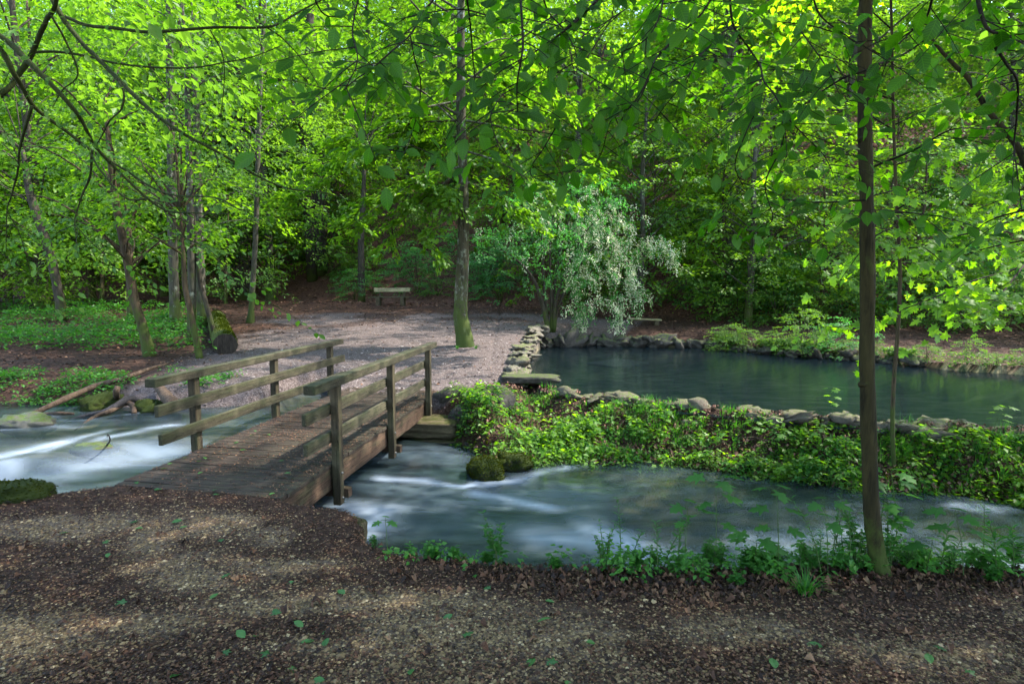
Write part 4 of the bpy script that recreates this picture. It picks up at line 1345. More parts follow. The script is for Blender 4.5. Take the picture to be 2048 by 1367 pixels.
for k, (xx, yy, s_) in enumerate(((-8.6, 31.6, 0.9), (-4.0, 31.2, 0.8), (-6.4, 33.6, 1.1), (-3.0, 34.0, 1.2), (-9.5, 34.4, 1.1), (-1.5, 31.6, 1.0), (-5.2, 36.5, 1.2))):
    bush(0, 0, s_, 'loose green bush on the brown leafy slope ' + spot_on_slope(xx, yy, 3.0), 'bushes on the open brown slope', xy=(xx, yy))
for k in range(26):
    xx = rng.uniform(-30, 24)
    yy = np.interp(xx, HFX, HFY) + rng.uniform(2.5, 10)
    if -11 < xx < -1 and yy < 40:
        yy += 9
    bush(0, 0, rng.uniform(0.9, 1.7), 'loose green bush under the slope trees ' + spot_on_slope(xx, yy, 3.0), 'bushes under the slope trees', xy=(xx, yy))
for k in range(14):
    xx = 7.2 + 0.55 * k
    yy = np.interp(xx, PFX, PFY) + 0.15 + rng.uniform(0, 0.25)
    bush(0, 0, rng.uniform(0.18, 0.30), 'low lush plant clump on the far pond bank', 'plant clumps on the far pond bank', xy=(xx, yy), k=1 + 2 * (k % 2))


def own_tree(name, label, foot, line, radii, mat, crown, seed, leafm='leaf_far', leaf=0.17, nl=42, limbs=26, group=None, extra=None, tpl=T_FAR, cat='tree', off=(0, 0), seg=12):
    """a tree of its own: trunk along LINE (offsets from the foot), crown = (h0, h1, R, sprays, droop)"""
    r = np.random.default_rng(seed)
    t = thing(name, foot, label, cat, group)
    ax = np.asarray(line, float)
    mb = MB()
    mb.tube(ax, radii, seg, 0.08, 5)
    dense, _ = catmull(ax, np.zeros(len(ax)), 6)
    tat = lambda z: np.array([np.interp(z, dense[:, 2], dense[:, i]) for i in range(3)])
    P = []
    if crown:
        h0, h1, R, ns, droop = crown
        base, d = crown_sprays(r, h0, h1, R, ns, droop, 0.3)
        for i in range(ns):
            base[i, :2] += tat(base[i, 2])[:2] + np.asarray(off)
        limb_tubes(mb, r, base, tat, limbs, 0.035, 4)
        P.append(sprays(r, base, d, r.uniform(0.8, 1.7, ns), r.uniform(0.35, 0.7, ns), nl, leaf))
    for (e0, e1, n, w) in (extra or []):
        e0, e1 = np.asarray(e0, float) - np.asarray(foot), np.asarray(e1, float) - np.asarray(foot)
        mid = (e0 + e1) / 2 + np.array((0, 0, 0.06 * np.linalg.norm(e1 - e0)))
        c, _ = catmull(np.array((e0, mid, e1)), np.zeros(3), 12)
        mb.tube(c, np.linspace(0.035, 0.006, len(c)), 5, 0, 0)
        i = r.integers(3, len(c) - 1, n)
        dirs = unit(c[np.minimum(i + 1, len(c) - 1)] - c[i]) * np.array((1, 1, 0.5)) + r.normal(0, 0.5, (n, 3)) * np.array((1, 1, 0.25))
        dirs[:, 2] -= 0.05
        P.append(sprays(r, c[i] + r.normal(0, 0.12, (n, 3)), dirs, r.uniform(0.5, 1.1, n) * w, r.uniform(0.2, 0.45, n) * w, nl, leaf))
    link('trunk', mb.mesh('trunk', M[mat]), t)
    if P:
        p, ld, ln, sz, ti = (np.concatenate([q[i] for q in P]) for i in range(5))
        link('crown', leaves_mesh('crown', tpl, p, ld, ln, sz, ti, M[leafm]), t)
    return t


def trunk_line(pxs, foot, lean_d=0.0):
    """trunk through photo pixels, standing at the foot's distance"""
    out = []
    for i, (px, py) in enumerate(pxs):
        out.append(at_depth(px, py, foot[1] + lean_d * i) - foot)
    return out


# the lone tree by the bridge
f = ground_hit(932, 692)
ln_ = trunk_line([(932, 700), (926, 660), (921, 620), (924, 560), (926, 500), (927, 420), (925, 330), (922, 230), (922, 120), (922, 0), (920, -150), (918, -330)], f)
dd_ = f[1]
ex = []
for s_, e_, n_, w_ in (((926, 290), (590, 345), 22, 1.0), ((926, 330), (690, 460), 22, 1.0), ((926, 270), (580, 395), 20, 1.0), ((926, 350), (860, 510), 14, 0.9), ((926, 340), (770, 480), 20, 0.9), ((926, 240), (640, 300), 18, 1.0), ((925, 300), (1110, 400), 14, 1.0),
                       ((925, 360), (1060, 440), 12, 1.0), ((924, 240), (1180, 330), 12, 1.0), ((924, 200), (700, 290), 14, 1.1), ((923, 150), (1150, 220), 14, 1.1), ((923, 100), (760, 180), 14, 1.1)):
    ex.append((at_depth(*s_, dd_), at_depth(*e_, dd_ + rng.uniform(-2.4, 1.0)), n_, w_))
own_tree('lone_tree', 'tall tree with a bent lichened trunk standing alone on the gravel by the pond', f, ln_, [0.28, 0.225, 0.205, 0.185, 0.17, 0.155, 0.135, 0.13, 0.115, 0.10, 0.07, 0.03], 'bark_central', (8.6, 16.5, 6.3, 330, 0.15), 401, 'leaf_yellow', 0.17, 44, 20, None, ex, seg=16)

# two spreading trees at the slope foot whose bright layered boughs fill the view above the pond
for i, (fx, fy, lab) in enumerate(((5.4, 24.6, 'spreading tree with bright layered boughs behind the hawthorn'), (9.6, 23.4, 'spreading bright tree at the slope foot beyond the far pond wall'))):
    f = np.array((fx, fy, float(terrain(fx, fy)) - 0.05))
    own_tree('spreading_tree', lab, f, [(0, 0, 0), (0.05, 0, 1.5), (0.15, 0.1, 3.5), (0.1, 0.2, 6.0), (0.2, 0.2, 8.5), (0.2, 0.2, 10.5)], [0.17, 0.13, 0.115, 0.095, 0.06, 0.02], 'bark_grey', (2.0, 10.5, 3.5, 170, 0.22), 410 + i, 'leaf_yellow', 0.15, 46, 30)

# the group on the left bank
GROUP = [
    ('leaning_tree', 'mossy brown trunk leaning out of the green herbs nearest the stream', (300, 712), [(300, 716), (287, 660), (272, 610), (262, 560), (250, 500), (236, 430), (222, 330), (210, 200)], [0.20, 0.145, 0.13, 0.125, 0.12, 0.11, 0.09, 0.05], 'bark_brown', (3.0, 9.5, 2.6, 60, 0.3), 'leaf_far'),
    ('slim_tree', 'thin bare brown trunk beside the big log', (400, 716), [(400, 720), (390, 670), (378, 610), (370, 570), (366, 500), (360, 420)], [0.11, 0.095, 0.085, 0.08, 0.06, 0.03], 'bark_brown', (3.4, 6.5, 1.6, 26, 0.3), 'leaf_yellow'),
    ('grey_tree', 'straight grey trunk with mossy foot rising from the herbs', (352, 660), [(352, 664), (349, 600), (346, 520), (344, 420), (342, 300), (340, 150), (338, 0), (336, -150)], [0.28, 0.20, 0.185, 0.175, 0.16, 0.14, 0.12, 0.06], 'bark_grey', (4.2, 14, 3.4, 110, 0.25), 'leaf_far'),
    ('pale_tree', 'thick pale trunk half hidden behind the thin bare one', (384, 688), [(384, 694), (383, 640), (384, 590), (383, 500), (380, 400), (376, 250), (372, 100)], [0.19, 0.145, 0.14, 0.135, 0.12, 0.10, 0.06], 'bark_grey', (3.6, 11, 2.8, 70, 0.28), 'leaf_yellow'),
    ('dark_slim_tree', 'thin dark trunk leaning toward the big mossy log', (430, 688), [(434, 692), (424, 650), (410, 600), (400, 560), (392, 480), (385, 400)], [0.10, 0.085, 0.08, 0.075, 0.06, 0.03], 'bark_dark', None, 'leaf_far'),
    ('far_grey_tree', 'grey trunk with mossy foot directly behind the big log', (407, 652), [(407, 656), (403, 600), (400, 540), (398, 440), (394, 300), (390, 120)], [0.27, 0.21, 0.195, 0.18, 0.15, 0.09], 'bark_grey', (4.5, 13, 3.2, 80, 0.25), 'leaf_far'),
    ('slender_pale_tree', 'slender pale trunk at the edge of the brown clearing behind the left handrail', (500, 645), [(500, 650), (503, 615), (506, 560), (511, 480), (514, 380), (517, 280), (522, 150), (530, 0), (536, -120)], [0.21, 0.13, 0.12, 0.112, 0.105, 0.10, 0.09, 0.08, 0.04], 'bark_grey', (4.6, 14, 2.6, 75, 0.25), 'leaf_far'),
    ('dark_leaning_tree', 'dark trunk leaning left at the back of the green herbs', (124, 640), [(126, 644), (116, 580), (98, 500), (74, 430), (58, 380), (46, 300)], [0.24, 0.20, 0.19, 0.18, 0.16, 0.08], 'bark_dark', (3.8, 11, 3.2, 80, 0.3), 'leaf_far'),
    ('thin_far_tree', 'thin upright pole trunk behind the dark leaning one', (112, 566), [(112, 570), (110, 510), (107, 440), (104, 360), (102, 250)], [0.17, 0.14, 0.13, 0.11, 0.06], 'bark_grey', (4.5, 11, 2.6, 50, 0.3), 'leaf_yellow'),
    ('mossy_far_tree', 'short mossy dark trunk among herbs behind the leaning brown one', (264, 645), [(264, 648), (262, 600), (260, 540), (257, 450)], [0.22, 0.18, 0.16, 0.10], 'bark_brown', (3.0, 8, 2.8, 60, 0.3), 'leaf_far'),
]
for i, (nm, lab, fp, line, rad, mat, cr, lm) in enumerate(GROUP):
    f = ground_hit(*fp)
    own_tree(nm, lab, f, trunk_line(line, f), [q * 0.82 for q in rad], mat, cr, 420 + i, lm, 0.15, 40, 16)
# young trees with layered low crowns along the slope foot
YOUNG = []
for k in range(3):
    r = np.random.default_rng(380 + k)
    base, d = crown_sprays(r, 0.8, 6.4, 2.5, 120, 0.18, 0.25)
    p, ld, ln, sz, ti = sprays(r, base, d, r.uniform(0.8, 1.5, 120), r.uniform(0.4, 0.7, 120), 46, 0.135, flat=0.25)
    mb = MB()
    ax = np.array([(0.15 * math.sin(z * 0.8 + k), 0.12 * math.cos(z * 0.7), z) for z in np.linspace(-0.3, 6, 8)])
    mb.tube(ax, np.linspace(0.09, 0.015, 8), 8, 0.06, 3)
    limb_tubes(mb, r, base, lambda z, ax=ax: np.array([np.interp(z, ax[:, 2], ax[:, i]) for i in range(3)]), 30, 0.02, 4)
    YOUNG.append((leaves_mesh('crown', T_FAR, p, ld, ln, sz, ti, M[('leaf_yellow', 'leaf_far', 'leaf_yellow')[k]]), mb.mesh('trunk', M['bark_brown'])))
for k, (xx, yy, s_) in enumerate(((2.6, 28.5, 1.25), (6.2, 26.5, 1.3), (9.3, 25.5, 1.15), (12.6, 23.6, 1.1), (15.4, 22.2, 1.15), (18.0, 20.2, 1.0), (20.5, 23.0, 1.2), (-14.5, 29.5, 1.1), (-19.5, 27.5, 1.2), (-23.5, 26.0, 1.2),
                                  (4.4, 31.5, 1.4), (8.5, 30.0, 1.5), (12.5, 28.5, 1.4), (17.0, 26.5, 1.4), (-26.0, 30.0, 1.3), (0.8, 34.0, 1.4), (22.5, 19.0, 1.0), (-7.5, 36.5, 1.0), (-11.0, 35.0, 1.1))):
    t = thing('young_tree', (xx, yy, float(terrain(xx, yy)) - 0.05), 'young %s tree with layered low boughs %s' % (('yellow-green', 'mid-green', 'bright green')[k % 3], spot_on_slope(xx, yy, 2.0)), 'tree', 'young trees along the slope foot')
    t.rotation_euler = (0, 0, k * 2.1)
    t.scale = (s_, s_, s_)
    link('trunk', YOUNG[k % 3][1], t)
    link('crown', YOUNG[k % 3][0], t)

# trunks that show on the slope
SLOPE = [
    ('slope_tree', 'grey trunk high on the slope, farthest up behind the mossy branches', (312, 235), 38, [(312, 240), (305, 130), (293, 30), (285, -120)], [0.36, 0.30, 0.27, 0.1], 'bark_grey'),
    ('slope_tree', 'pale forked trunk high on the slope behind the horizontal branch', (346, 235), 40, [(346, 240), (343, 120), (332, 20), (325, -130)], [0.38, 0.30, 0.26, 0.1], 'bark_grey'),
    ('slope_tree', 'dark ivy covered trunk on the slope above the slender pale one', (476, 320), 34, [(476, 330), (477, 260), (478, 190), (482, 60), (486, -100)], [0.46, 0.38, 0.36, 0.30, 0.1], 'bark_dark'),
    ('slope_tree', 'thick dark trunk forking above its bent base on the open slope', (628, 318), 36, [(628, 324), (634, 270), (630, 200), (622, 120), (618, 0), (614, -120)], [0.62, 0.44, 0.36, 0.33, 0.26, 0.1], 'bark_dark'),
    ('slope_tree', 'curved dark trunk sweeping left from the forked base on the open slope', (617, 316), 35.5, [(617, 322), (606, 260), (588, 215), (560, 165), (540, 120), (520, 40)], [0.34, 0.27, 0.24, 0.2, 0.17, 0.08], 'bark_dark'),
    ('slope_tree', 'broad grey trunk on the slope behind the yellow maple leaves', (1452, 560), 28, [(1452, 570), (1453, 460), (1455, 330), (1458, 190), (1462, 60), (1464, -100)], [0.50, 0.38, 0.35, 0.33, 0.30, 0.15], 'bark_grey'),
    ('slope_tree', 'slim dark trunk low on the slope behind the bench', (722, 535), 31, [(722, 540), (722, 480), (726, 410), (730, 300)], [0.20, 0.16, 0.14, 0.07], 'bark_dark'),
    ('slope_tree', 'grey trunk far up the slope at the top of the wooded gap', (190, 190), 44, [(200, 230), (190, 140), (178, 40), (170, -100)], [0.36, 0.32, 0.3, 0.1], 'bark_grey'),
]
for i, (nm, lab, fp, dep, line, rad, mat) in enumerate(SLOPE):
    f = at_depth(*line[0], dep)
    f[2] = min(f[2], float(terrain(f[0], f[1])) - 0.05)
    ll = [np.zeros(3)] + trunk_line(line[1:], f)
    own_tree(nm, lab, f, ll, rad, mat, (6.5, 14, 3.6, 90, 0.2), 450 + i, 'leaf_far', 0.2, 42, 12)
# a fallen trunk on the slope
a_, b_ = at_depth(1378, 196, 34), at_depth(1420, 205, 34)
mb = MB()
mb.tube([a_ - (b_ - a_) * 0.3, a_, b_, b_ + (b_ - a_) * 0.2], [0.10, 0.13, 0.14, 0.1], 8, 0.1, 3)
o = link('windfall_log', mb.mesh('windfall_log', M['bark_grey'], a_), None, a_)
tag(o, 'pale fallen trunk caught on the slope beside the broad grey tree', 'log')

# hawthorn with cascading white blossom
f = ground_hit(1098, 662)
haw = thing('hawthorn', f, 'multi-stemmed hawthorn hung with white blossom at the far pond corner', 'shrub')
r = np.random.default_rng(480)
dp = f[1]
stems = [[(1098, 664), (1085, 610), (1068, 560), (1040, 525), (1005, 500)], [(1098, 664), (1090, 590), (1085, 500), (1080, 430)], [(1102, 664), (1108, 580), (1125, 480), (1150, 410)], [(1106, 664), (1115, 590), (1160, 480), (1215, 420)], [(1102, 664), (1103, 600), (1100, 500), (1110, 380)],
         [(1108, 664), (1122, 600), (1200, 480), (1290, 470)]]
for k, st in enumerate(stems):
    mb = MB()
    mb.tube([at_depth(px, py, dp + (k % 3 - 1) * 0.5 * i / 4) for i, (px, py) in enumerate(st)], np.linspace(0.10 if k == 0 else 0.065, 0.012, len(st)), 8, 0.1, 5)
    link('stem', mb.mesh('stem', M['bark_dark'], f), haw)


def cloud(n, cx, cy, sx_, sy_, dz, fall=0.6):
    px = r.normal(cx, sx_, n)
    py = r.normal(cy, sy_, n)
    return np.array([at_depth(a, b, dp + c) for a, b, c in zip(px, py, r.normal(0, dz, n))])


green = np.concatenate((cloud(70, 1060, 470, 55, 45, 0.8), cloud(60, 1130, 430, 55, 40, 0.9), cloud(40, 1180, 380, 45, 25, 0.8), cloud(40, 1130, 540, 45, 45, 0.7), cloud(10, 1155, 620, 6, 28, 0.2), cloud(25, 1000, 480, 25, 15, 0.4)))
d = r.normal(0, 0.6, (len(green), 3)) + np.array((0.15, -0.2, -0.55))
p, ld, ln, sz, ti = sprays(r, green, d, r.uniform(0.35, 0.7, len(green)), r.uniform(0.15, 0.3, len(green)), 42, 0.075, 0.5)
link('foliage', leaves_mesh('foliage', T_FAR, p, ld, ln, sz, ti, M['leaf_cool'], f), haw)
white = np.concatenate((cloud(34, 1190, 440, 30, 25, 0.5), cloud(50, 1225, 500, 28, 45, 0.5), cloud(26, 1265, 555, 14, 30, 0.3), cloud(14, 1200, 600, 26, 16, 0.3), cloud(22, 1310, 485, 22, 8, 0.3), cloud(8, 1345, 505, 6, 8, 0.2), cloud(22, 1165, 540, 20, 40, 0.4), cloud(12, 1235, 620, 10, 16, 0.3), cloud(45, 1215, 470, 36, 55, 0.6), cloud(30, 1120, 440, 60, 50, 0.9), cloud(10, 1155, 620, 6, 26, 0.2)))
d = r.normal(0, 0.35, (len(white), 3)) + np.array((0.25, -0.25, -0.85))
p, ld, ln, sz, ti = sprays(r, white, d, r.uniform(0.4, 0.75, len(white)), r.uniform(0.10, 0.22, len(white)), 40, 0.058, 0.7)
link('blossom', leaves_mesh('blossom', T_FAR, p, ld, ln, sz, ti, M['leaf_blossom'], f), haw)
p, ld, ln, sz, ti = sprays(r, white + r.normal(0, .08, white.shape), d, r.uniform(0.4, 0.75, len(white)), r.uniform(0.12, 0.25, len(white)), 18, 0.075, 0.6)
link('foliage', leaves_mesh('foliage', T_FAR, p, ld, ln, sz, ti, M['leaf_cool'], f), haw)

# ------------------------------------------------------------------ near branches: leaves built one by one


def leaf_objects(parent, loc, tpl, data, mat, limit, name='leaf', variants=5, seed=1, uv=True):
    """the LIMIT largest-looking leaves as parts of their own, the rest as one part"""
    p, ld, ln, sz, ti = data
    r = np.random.default_rng(seed)
    look = sz / np.maximum(np.linalg.norm(p - np.array((0, 0, CAMZ)), axis=1), 0.3)
    inview = (np.abs(p[:, 0]) < p[:, 1] * 0.95) & (np.abs((p[:, 2] - CAMZ)) < p[:, 1] * 0.7) & (p[:, 1] > 0.3)
    order = np.argsort(-(look * np.where(inview, 1, 0.01)))
    own, rest = order[:limit], order[limit:]
    tvs = []
    for k in range(variants):
        tv = tpl[0].copy()
        tv[:, 2] += r.uniform(-0.12, 0.12) * tv[:, 0] ** 2 + r.uniform(0.0, 0.25) * tv[:, 1] ** 2 * 2
        tv[:, 1] *= r.uniform(0.88, 1.12)
        tvs.append(leaves_mesh(name, (tv, tpl[1]), np.zeros((1, 3)), np.array([(1.0, 0, 0)]), np.array([(0, 0, 1.0)]), 1.0, [0.2 + 0.15 * k], mat, smooth=True, uv=uv))
    for i in own:
        x_ = unit(ld[i])
        y_ = unit(np.cross(ln[i], x_))
        z_ = np.cross(x_, y_)
        o = link(name, tvs[int(r.integers(variants))], parent)
        mt = Matrix(((x_[0], y_[0], z_[0]), (x_[1], y_[1], z_[1]), (x_[2], y_[2], z_[2]))).to_4x4()
        o.matrix_local = Matrix.Translation(Vector((p[i] - loc).tolist())) @ mt @ Matrix.Scale(float(sz[i]), 4)
    if len(rest):
        o = link('foliage', leaves_mesh('foliage', tpl, p[rest], ld[rest], ln[rest], sz[rest], ti[rest], mat, loc, True, uv), parent)
        o['kind'] = 'stuff'


def along_branch(r, pts, step, leaf, spread=0.09, twig=0.0, flat=0.45, mb=None):
    """leaves set alternately along a polyline and on short side twigs"""
    c, _ = catmull(np.asarray(pts, float), np.zeros(len(pts)), 10)
    seg = np.linalg.norm(np.diff(c, axis=0), axis=1)
    s = np.concatenate(([0], np.cumsum(seg)))
    n = max(2, int(s[-1] / step))
    out_p, out_d, out_n, out_s = [], [], [], []
    side_sign = 1
    for k in range(n):
        t = s[-1] * (k + r.random() * 0.6 + 0.3) / n
        q = np.array([np.interp(t, s, c[:, i]) for i in range(3)])
        q2 = np.array([np.interp(min(t + 0.03, s[-1]), s, c[:, i]) for i in range(3)])
        d = unit(q2 - q + 1e-6)
        sd = unit(np.cross(d, np.array((0, 0.25, 1.0)))) * side_sign
        side_sign = -side_sign
        if twig and r.random() < twig:
            tl = r.uniform(0.10, 0.32) * spread / 0.09
            e = q + tl * unit(0.6 * d + 0.9 * sd + r.normal(0, 0.25, 3) - np.array((0, 0, 0.25)))
            if mb is not None:
                mb.tube([q, (q + e) / 2 + np.array((0, 0, 0.01)), e], [0.0022, 0.0016, 0.0008], 4, 0, 3, cap=False)
            m = int(r.integers(2, 6))
            for j in range(m):
                tt = (j + 1) / m
                out_p.append(q + (e - q) * tt)
                out_d.append(unit(e - q) * (0.5 + 0.8 * (j == m - 1)) + sd * r.normal(0, 0.5) + r.normal(0, 0.25, 3) - np.array((0, 0, 0.25)))
                out_n.append(np.array((0, -0.75, 0.9)) + r.normal(0, flat, 3))
                out_s.append(leaf * r.uniform(0.65, 1.2))
        else:
            out_p.append(q)
            out_d.append(0.6 * d + 0.8 * sd + r.normal(0, 0.25, 3) - np.array((0, 0, 0.25)))
            out_n.append(np.array((0, -0.75, 0.9)) + r.normal(0, flat, 3))
            out_s.append(leaf * r.uniform(0.65, 1.2))
    return np.array(out_p), np.array(out_d), np.array(out_n), np.array(out_s), r.random(len(out_p))


# the slim beech on the near bank, whose lower branches hang across the view
f = np.array((2.48, 3.80, float(terrain(2.48, 3.80))))
beech = thing('beech_tree', f, 'slim straight beech trunk on the near bank with dark leaves hanging across the view', 'tree')
mb = MB()
tl_ = [at_depth(px, py, f[1]) for px, py in ((1772, 1178), (1764, 1150), (1751, 1090), (1742, 1000), (1737, 860), (1734, 700), (1735, 520), (1732, 350), (1729, 180), (1731, 0), (1734, -200), (1733, -500), (1733, -1100), (1735, -2200))]
mb.tube(tl_, [0.095, 0.066, 0.053, 0.048, 0.047, 0.0445, 0.0445, 0.041, 0.040, 0.038, 0.036, 0.032, 0.03, 0.012], 16, 0.10, 6)
for k in range(5):                                          # root flare
    a_ = k * 1.3 + 0.4
    mb.tube([tl_[1] + np.array((0, 0, 0.02)), tl_[0] + 0.10 * np.array((math.cos(a_), math.sin(a_), 0.1)), tl_[0] + 0.24 * np.array((math.cos(a_), math.sin(a_), -0.25))], [0.045, 0.032, 0.01], 7, 0.1, 4)
for (kx, ky, kr) in ((1728, 278, 0.022), (1742, 620, 0.018), (1728, 770, 0.02), (1745, 900, 0.014)):   # knots
    q_ = at_depth(kx, ky, f[1] - 0.03)
    mb.tube([q_ + np.array((0, 0.03, 0)), q_ + np.array((0.004, -0.012, 0.004))], [kr * 1.3, kr * 0.5], 8, 0.2, 0)
link('trunk', mb.mesh('trunk', M['bark_beech'], f), beech)
r = np.random.default_rng(500)
BR = [([(1457, -40), (1466, 48), (1494, 91), (1520, 132), (1527, 161), (1549, 190), (1574, 234), (1611, 273), (1648, 311), (1666, 348)], 2.7, 0.006, 0.8),
      ([(1440, -30), (1399, 33), (1355, 73), (1315, 113), (1300, 146), (1280, 188), (1257, 217), (1242, 240)], 2.5, 0.005, 0.6),
      ([(1464, 50), (1428, 84), (1399, 113), (1380, 146), (1359, 176), (1322, 223), (1300, 260)], 2.6, 0.004, 0.7),
      ([(1530, 165), (1515, 215), (1490, 270), (1470, 330), (1490, 380)], 2.75, 0.004, 0.75),
      ([(1575, 235), (1560, 300), (1530, 370), (1545, 440), (1500, 460)], 2.8, 0.004, 0.8),
      ([(1733, 140), (1680, 160), (1620, 200), (1570, 240)], 3.0, 0.006, 0.7),
      ([(1733, 400), (1640, 405), (1560, 400), (1500, 420)], 3.1, 0.006, 0.8),
      ([(1746, 132), (1812, 106), (1880, 60), (1940, 40), (2010, 50)], 2.6, 0.006, 0.8),
      ([(1748, 333), (1812, 307), (1849, 289), (1885, 267), (1922, 256), (1995, 260)], 3.0, 0.007, 0.6),
      ([(1740, 430), (1800, 425), (1860, 430), (1910, 440)], 2.9, 0.005, 0.9),
      ([(1951, -20), (1973, 55), (2013, 70), (2060, 95)], 2.2, 0.007, 0.9),
      ([(1988, 91), (2013, 128), (2035, 165), (2033, 238), (2028, 293), (2035, 348), (2043, 420)], 2.3, 0.006, 0.8),
      ([(1870, -30), (1850, 40), (1800, 80), (1770, 130)], 2.2, 0.005, 0.9),
      ([(1620, -30), (1640, 30), (1690, 70), (1740, 100)], 2.3, 0.005, 0.8),
      ([(880, -20), (846, 29), (820, 70), (797, 91), (767, 117), (744, 138), (709, 161), (665, 200)], 2.4, 0.005, 0.7),
      ([(1040, -20), (1043, 29), (1046, 88), (1041, 126), (1034, 170), (1035, 220), (1037, 260)], 2.3, 0.005, 0.8),
      ([(1215, -20), (1157, 38), (1110, 76), (1060, 111), (1013, 144)], 2.5, 0.006, 0.5),
      ([(820, 70), (829, 117), (841, 161), (839, 205), (829, 249), (817, 287), (808, 308)], 2.45, 0.003, 0.8),
      ([(931, -20), (940, 44), (946, 117), (949, 161), (940, 230)], 2.4, 0.004, 0.8),
      ([(1081, -20), (1098, 26), (1128, 59), (1151, 103), (1154, 150)], 2.3, 0.004, 0.7),
      ([(1037, 173), (1008, 188), (990, 211), (981, 240), (1000, 300)], 2.35, 0.003, 0.8),
      ([(720, -20), (705, 60), (715, 120), (690, 180)], 2.3, 0.004, 0.8),
      ([(1330, -30), (1320, 30), (1290, 80), (1230, 110)], 2.4, 0.004, 0.8),
      ([(1298, 158), (1270, 210), (1225, 235), (1205, 300), (1190, 330)], 2.6, 0.003, 0.7),
      ([(1120, 240), (1085, 300), (1060, 340), (1075, 370)], 2.5, 0.003, 0.8),
      ([(620, -20), (650, 30), (700, 30), (760, 25)], 2.6, 0.004, 0.8),
      ([(1000, 40), (930, 20), (860, 25), (790, 40)], 2.6, 0.004, 0.9),
      ([(1250, 20), (1180, 60), (1130, 40)], 2.4, 0.003, 0.8),
      ([(1600, 60), (1650, 130), (1680, 190)], 2.6, 0.003, 0.8)]
P = []
for k, (pxs_, dep, rad, tw) in enumerate(BR):
    pts = [at_depth(px, py, dep + 0.25 * math.sin(0.8 * i + k)) for i, (px, py) in enumerate(pxs_)]
    mb = MB()
    mb.tube(pts, np.linspace(rad, 0.0018, len(pts)), 6, 0, 5)
    P.append(along_branch(r, pts, 0.05, 0.078, 0.12, twig=tw * 0.8, mb=mb))
    link('branch', mb.mesh('branch', M['twig'], f), beech)
mb = MB()                                                   # limbs above the frame that carry these branches
for a_, zz in (((0.6, 2.6, 3.55), 4.6), ((-0.9, 2.5, 3.5), 4.9), ((1.0, 2.8, 3.5), 4.5), ((2.1, 2.3, 3.4), 4.4)):
    s_ = np.array((tl_[11][0], tl_[11][1], zz))
    mb.tube([s_, (s_ + np.array(a_)) / 2 + np.array((0, 0, 0.25)), a_], [0.028, 0.02, 0.008], 6, 0, 5)
link('limb', mb.mesh('limb', M['twig'], f), beech)
base, d = crown_sprays(r, 4.6, 10.5, 3.8, 210, 0.2, 0.2)
base = base + np.array((f[0], f[1], f[2]))
sp_ = sprays(r, base, d, r.uniform(0.8, 1.5, 210), r.uniform(0.4, 0.7, 210), 40, 0.13)
link('crown', leaves_mesh('crown', T_FAR, *sp_, M['leaf_beech'], f), beech)
data = tuple(np.concatenate([q[i] for q in P]) for i in range(5))
print('beech leaves', len(data[0]))
leaf_objects(beech, f, T_BEECH, data, M['leaf_beech'], 300, seed=3)

# a dark sapling leaning in from the right
mb = MB()
pts = [at_depth(px, py, 3.4) for px, py in ((1850, 60), (1885, 105), (1911, 132), (1940, 161), (1973, 216), (2002, 252), (2032, 289), (2060, 350), (2120, 520), (2200, 800))]
pts.append(np.array((pts[-1][0] + 0.15, 3.35, float(terrain(pts[-1][0] + 0.15, 3.35)) - 0.05)))
mb.tube(pts, [0.006, 0.009, 0.011, 0.013, 0.014, 0.015, 0.017, 0.02, 0.026, 0.034, 0.04], 9, 0.06, 5)
b_ = pts[-1]
sap = thing('leaning_sapling', b_, 'dark leaning sapling stem crossing the upper corner beside the slim beech', 'tree')
link('trunk', mb.mesh('trunk', M['bark_beech'], b_), sap)
q = along_branch(r, pts[:6], 0.09, 0.085, twig=0.9)
leaf_objects(sap, b_, T_BEECH, q, M['leaf_beech'], 300, seed=4)

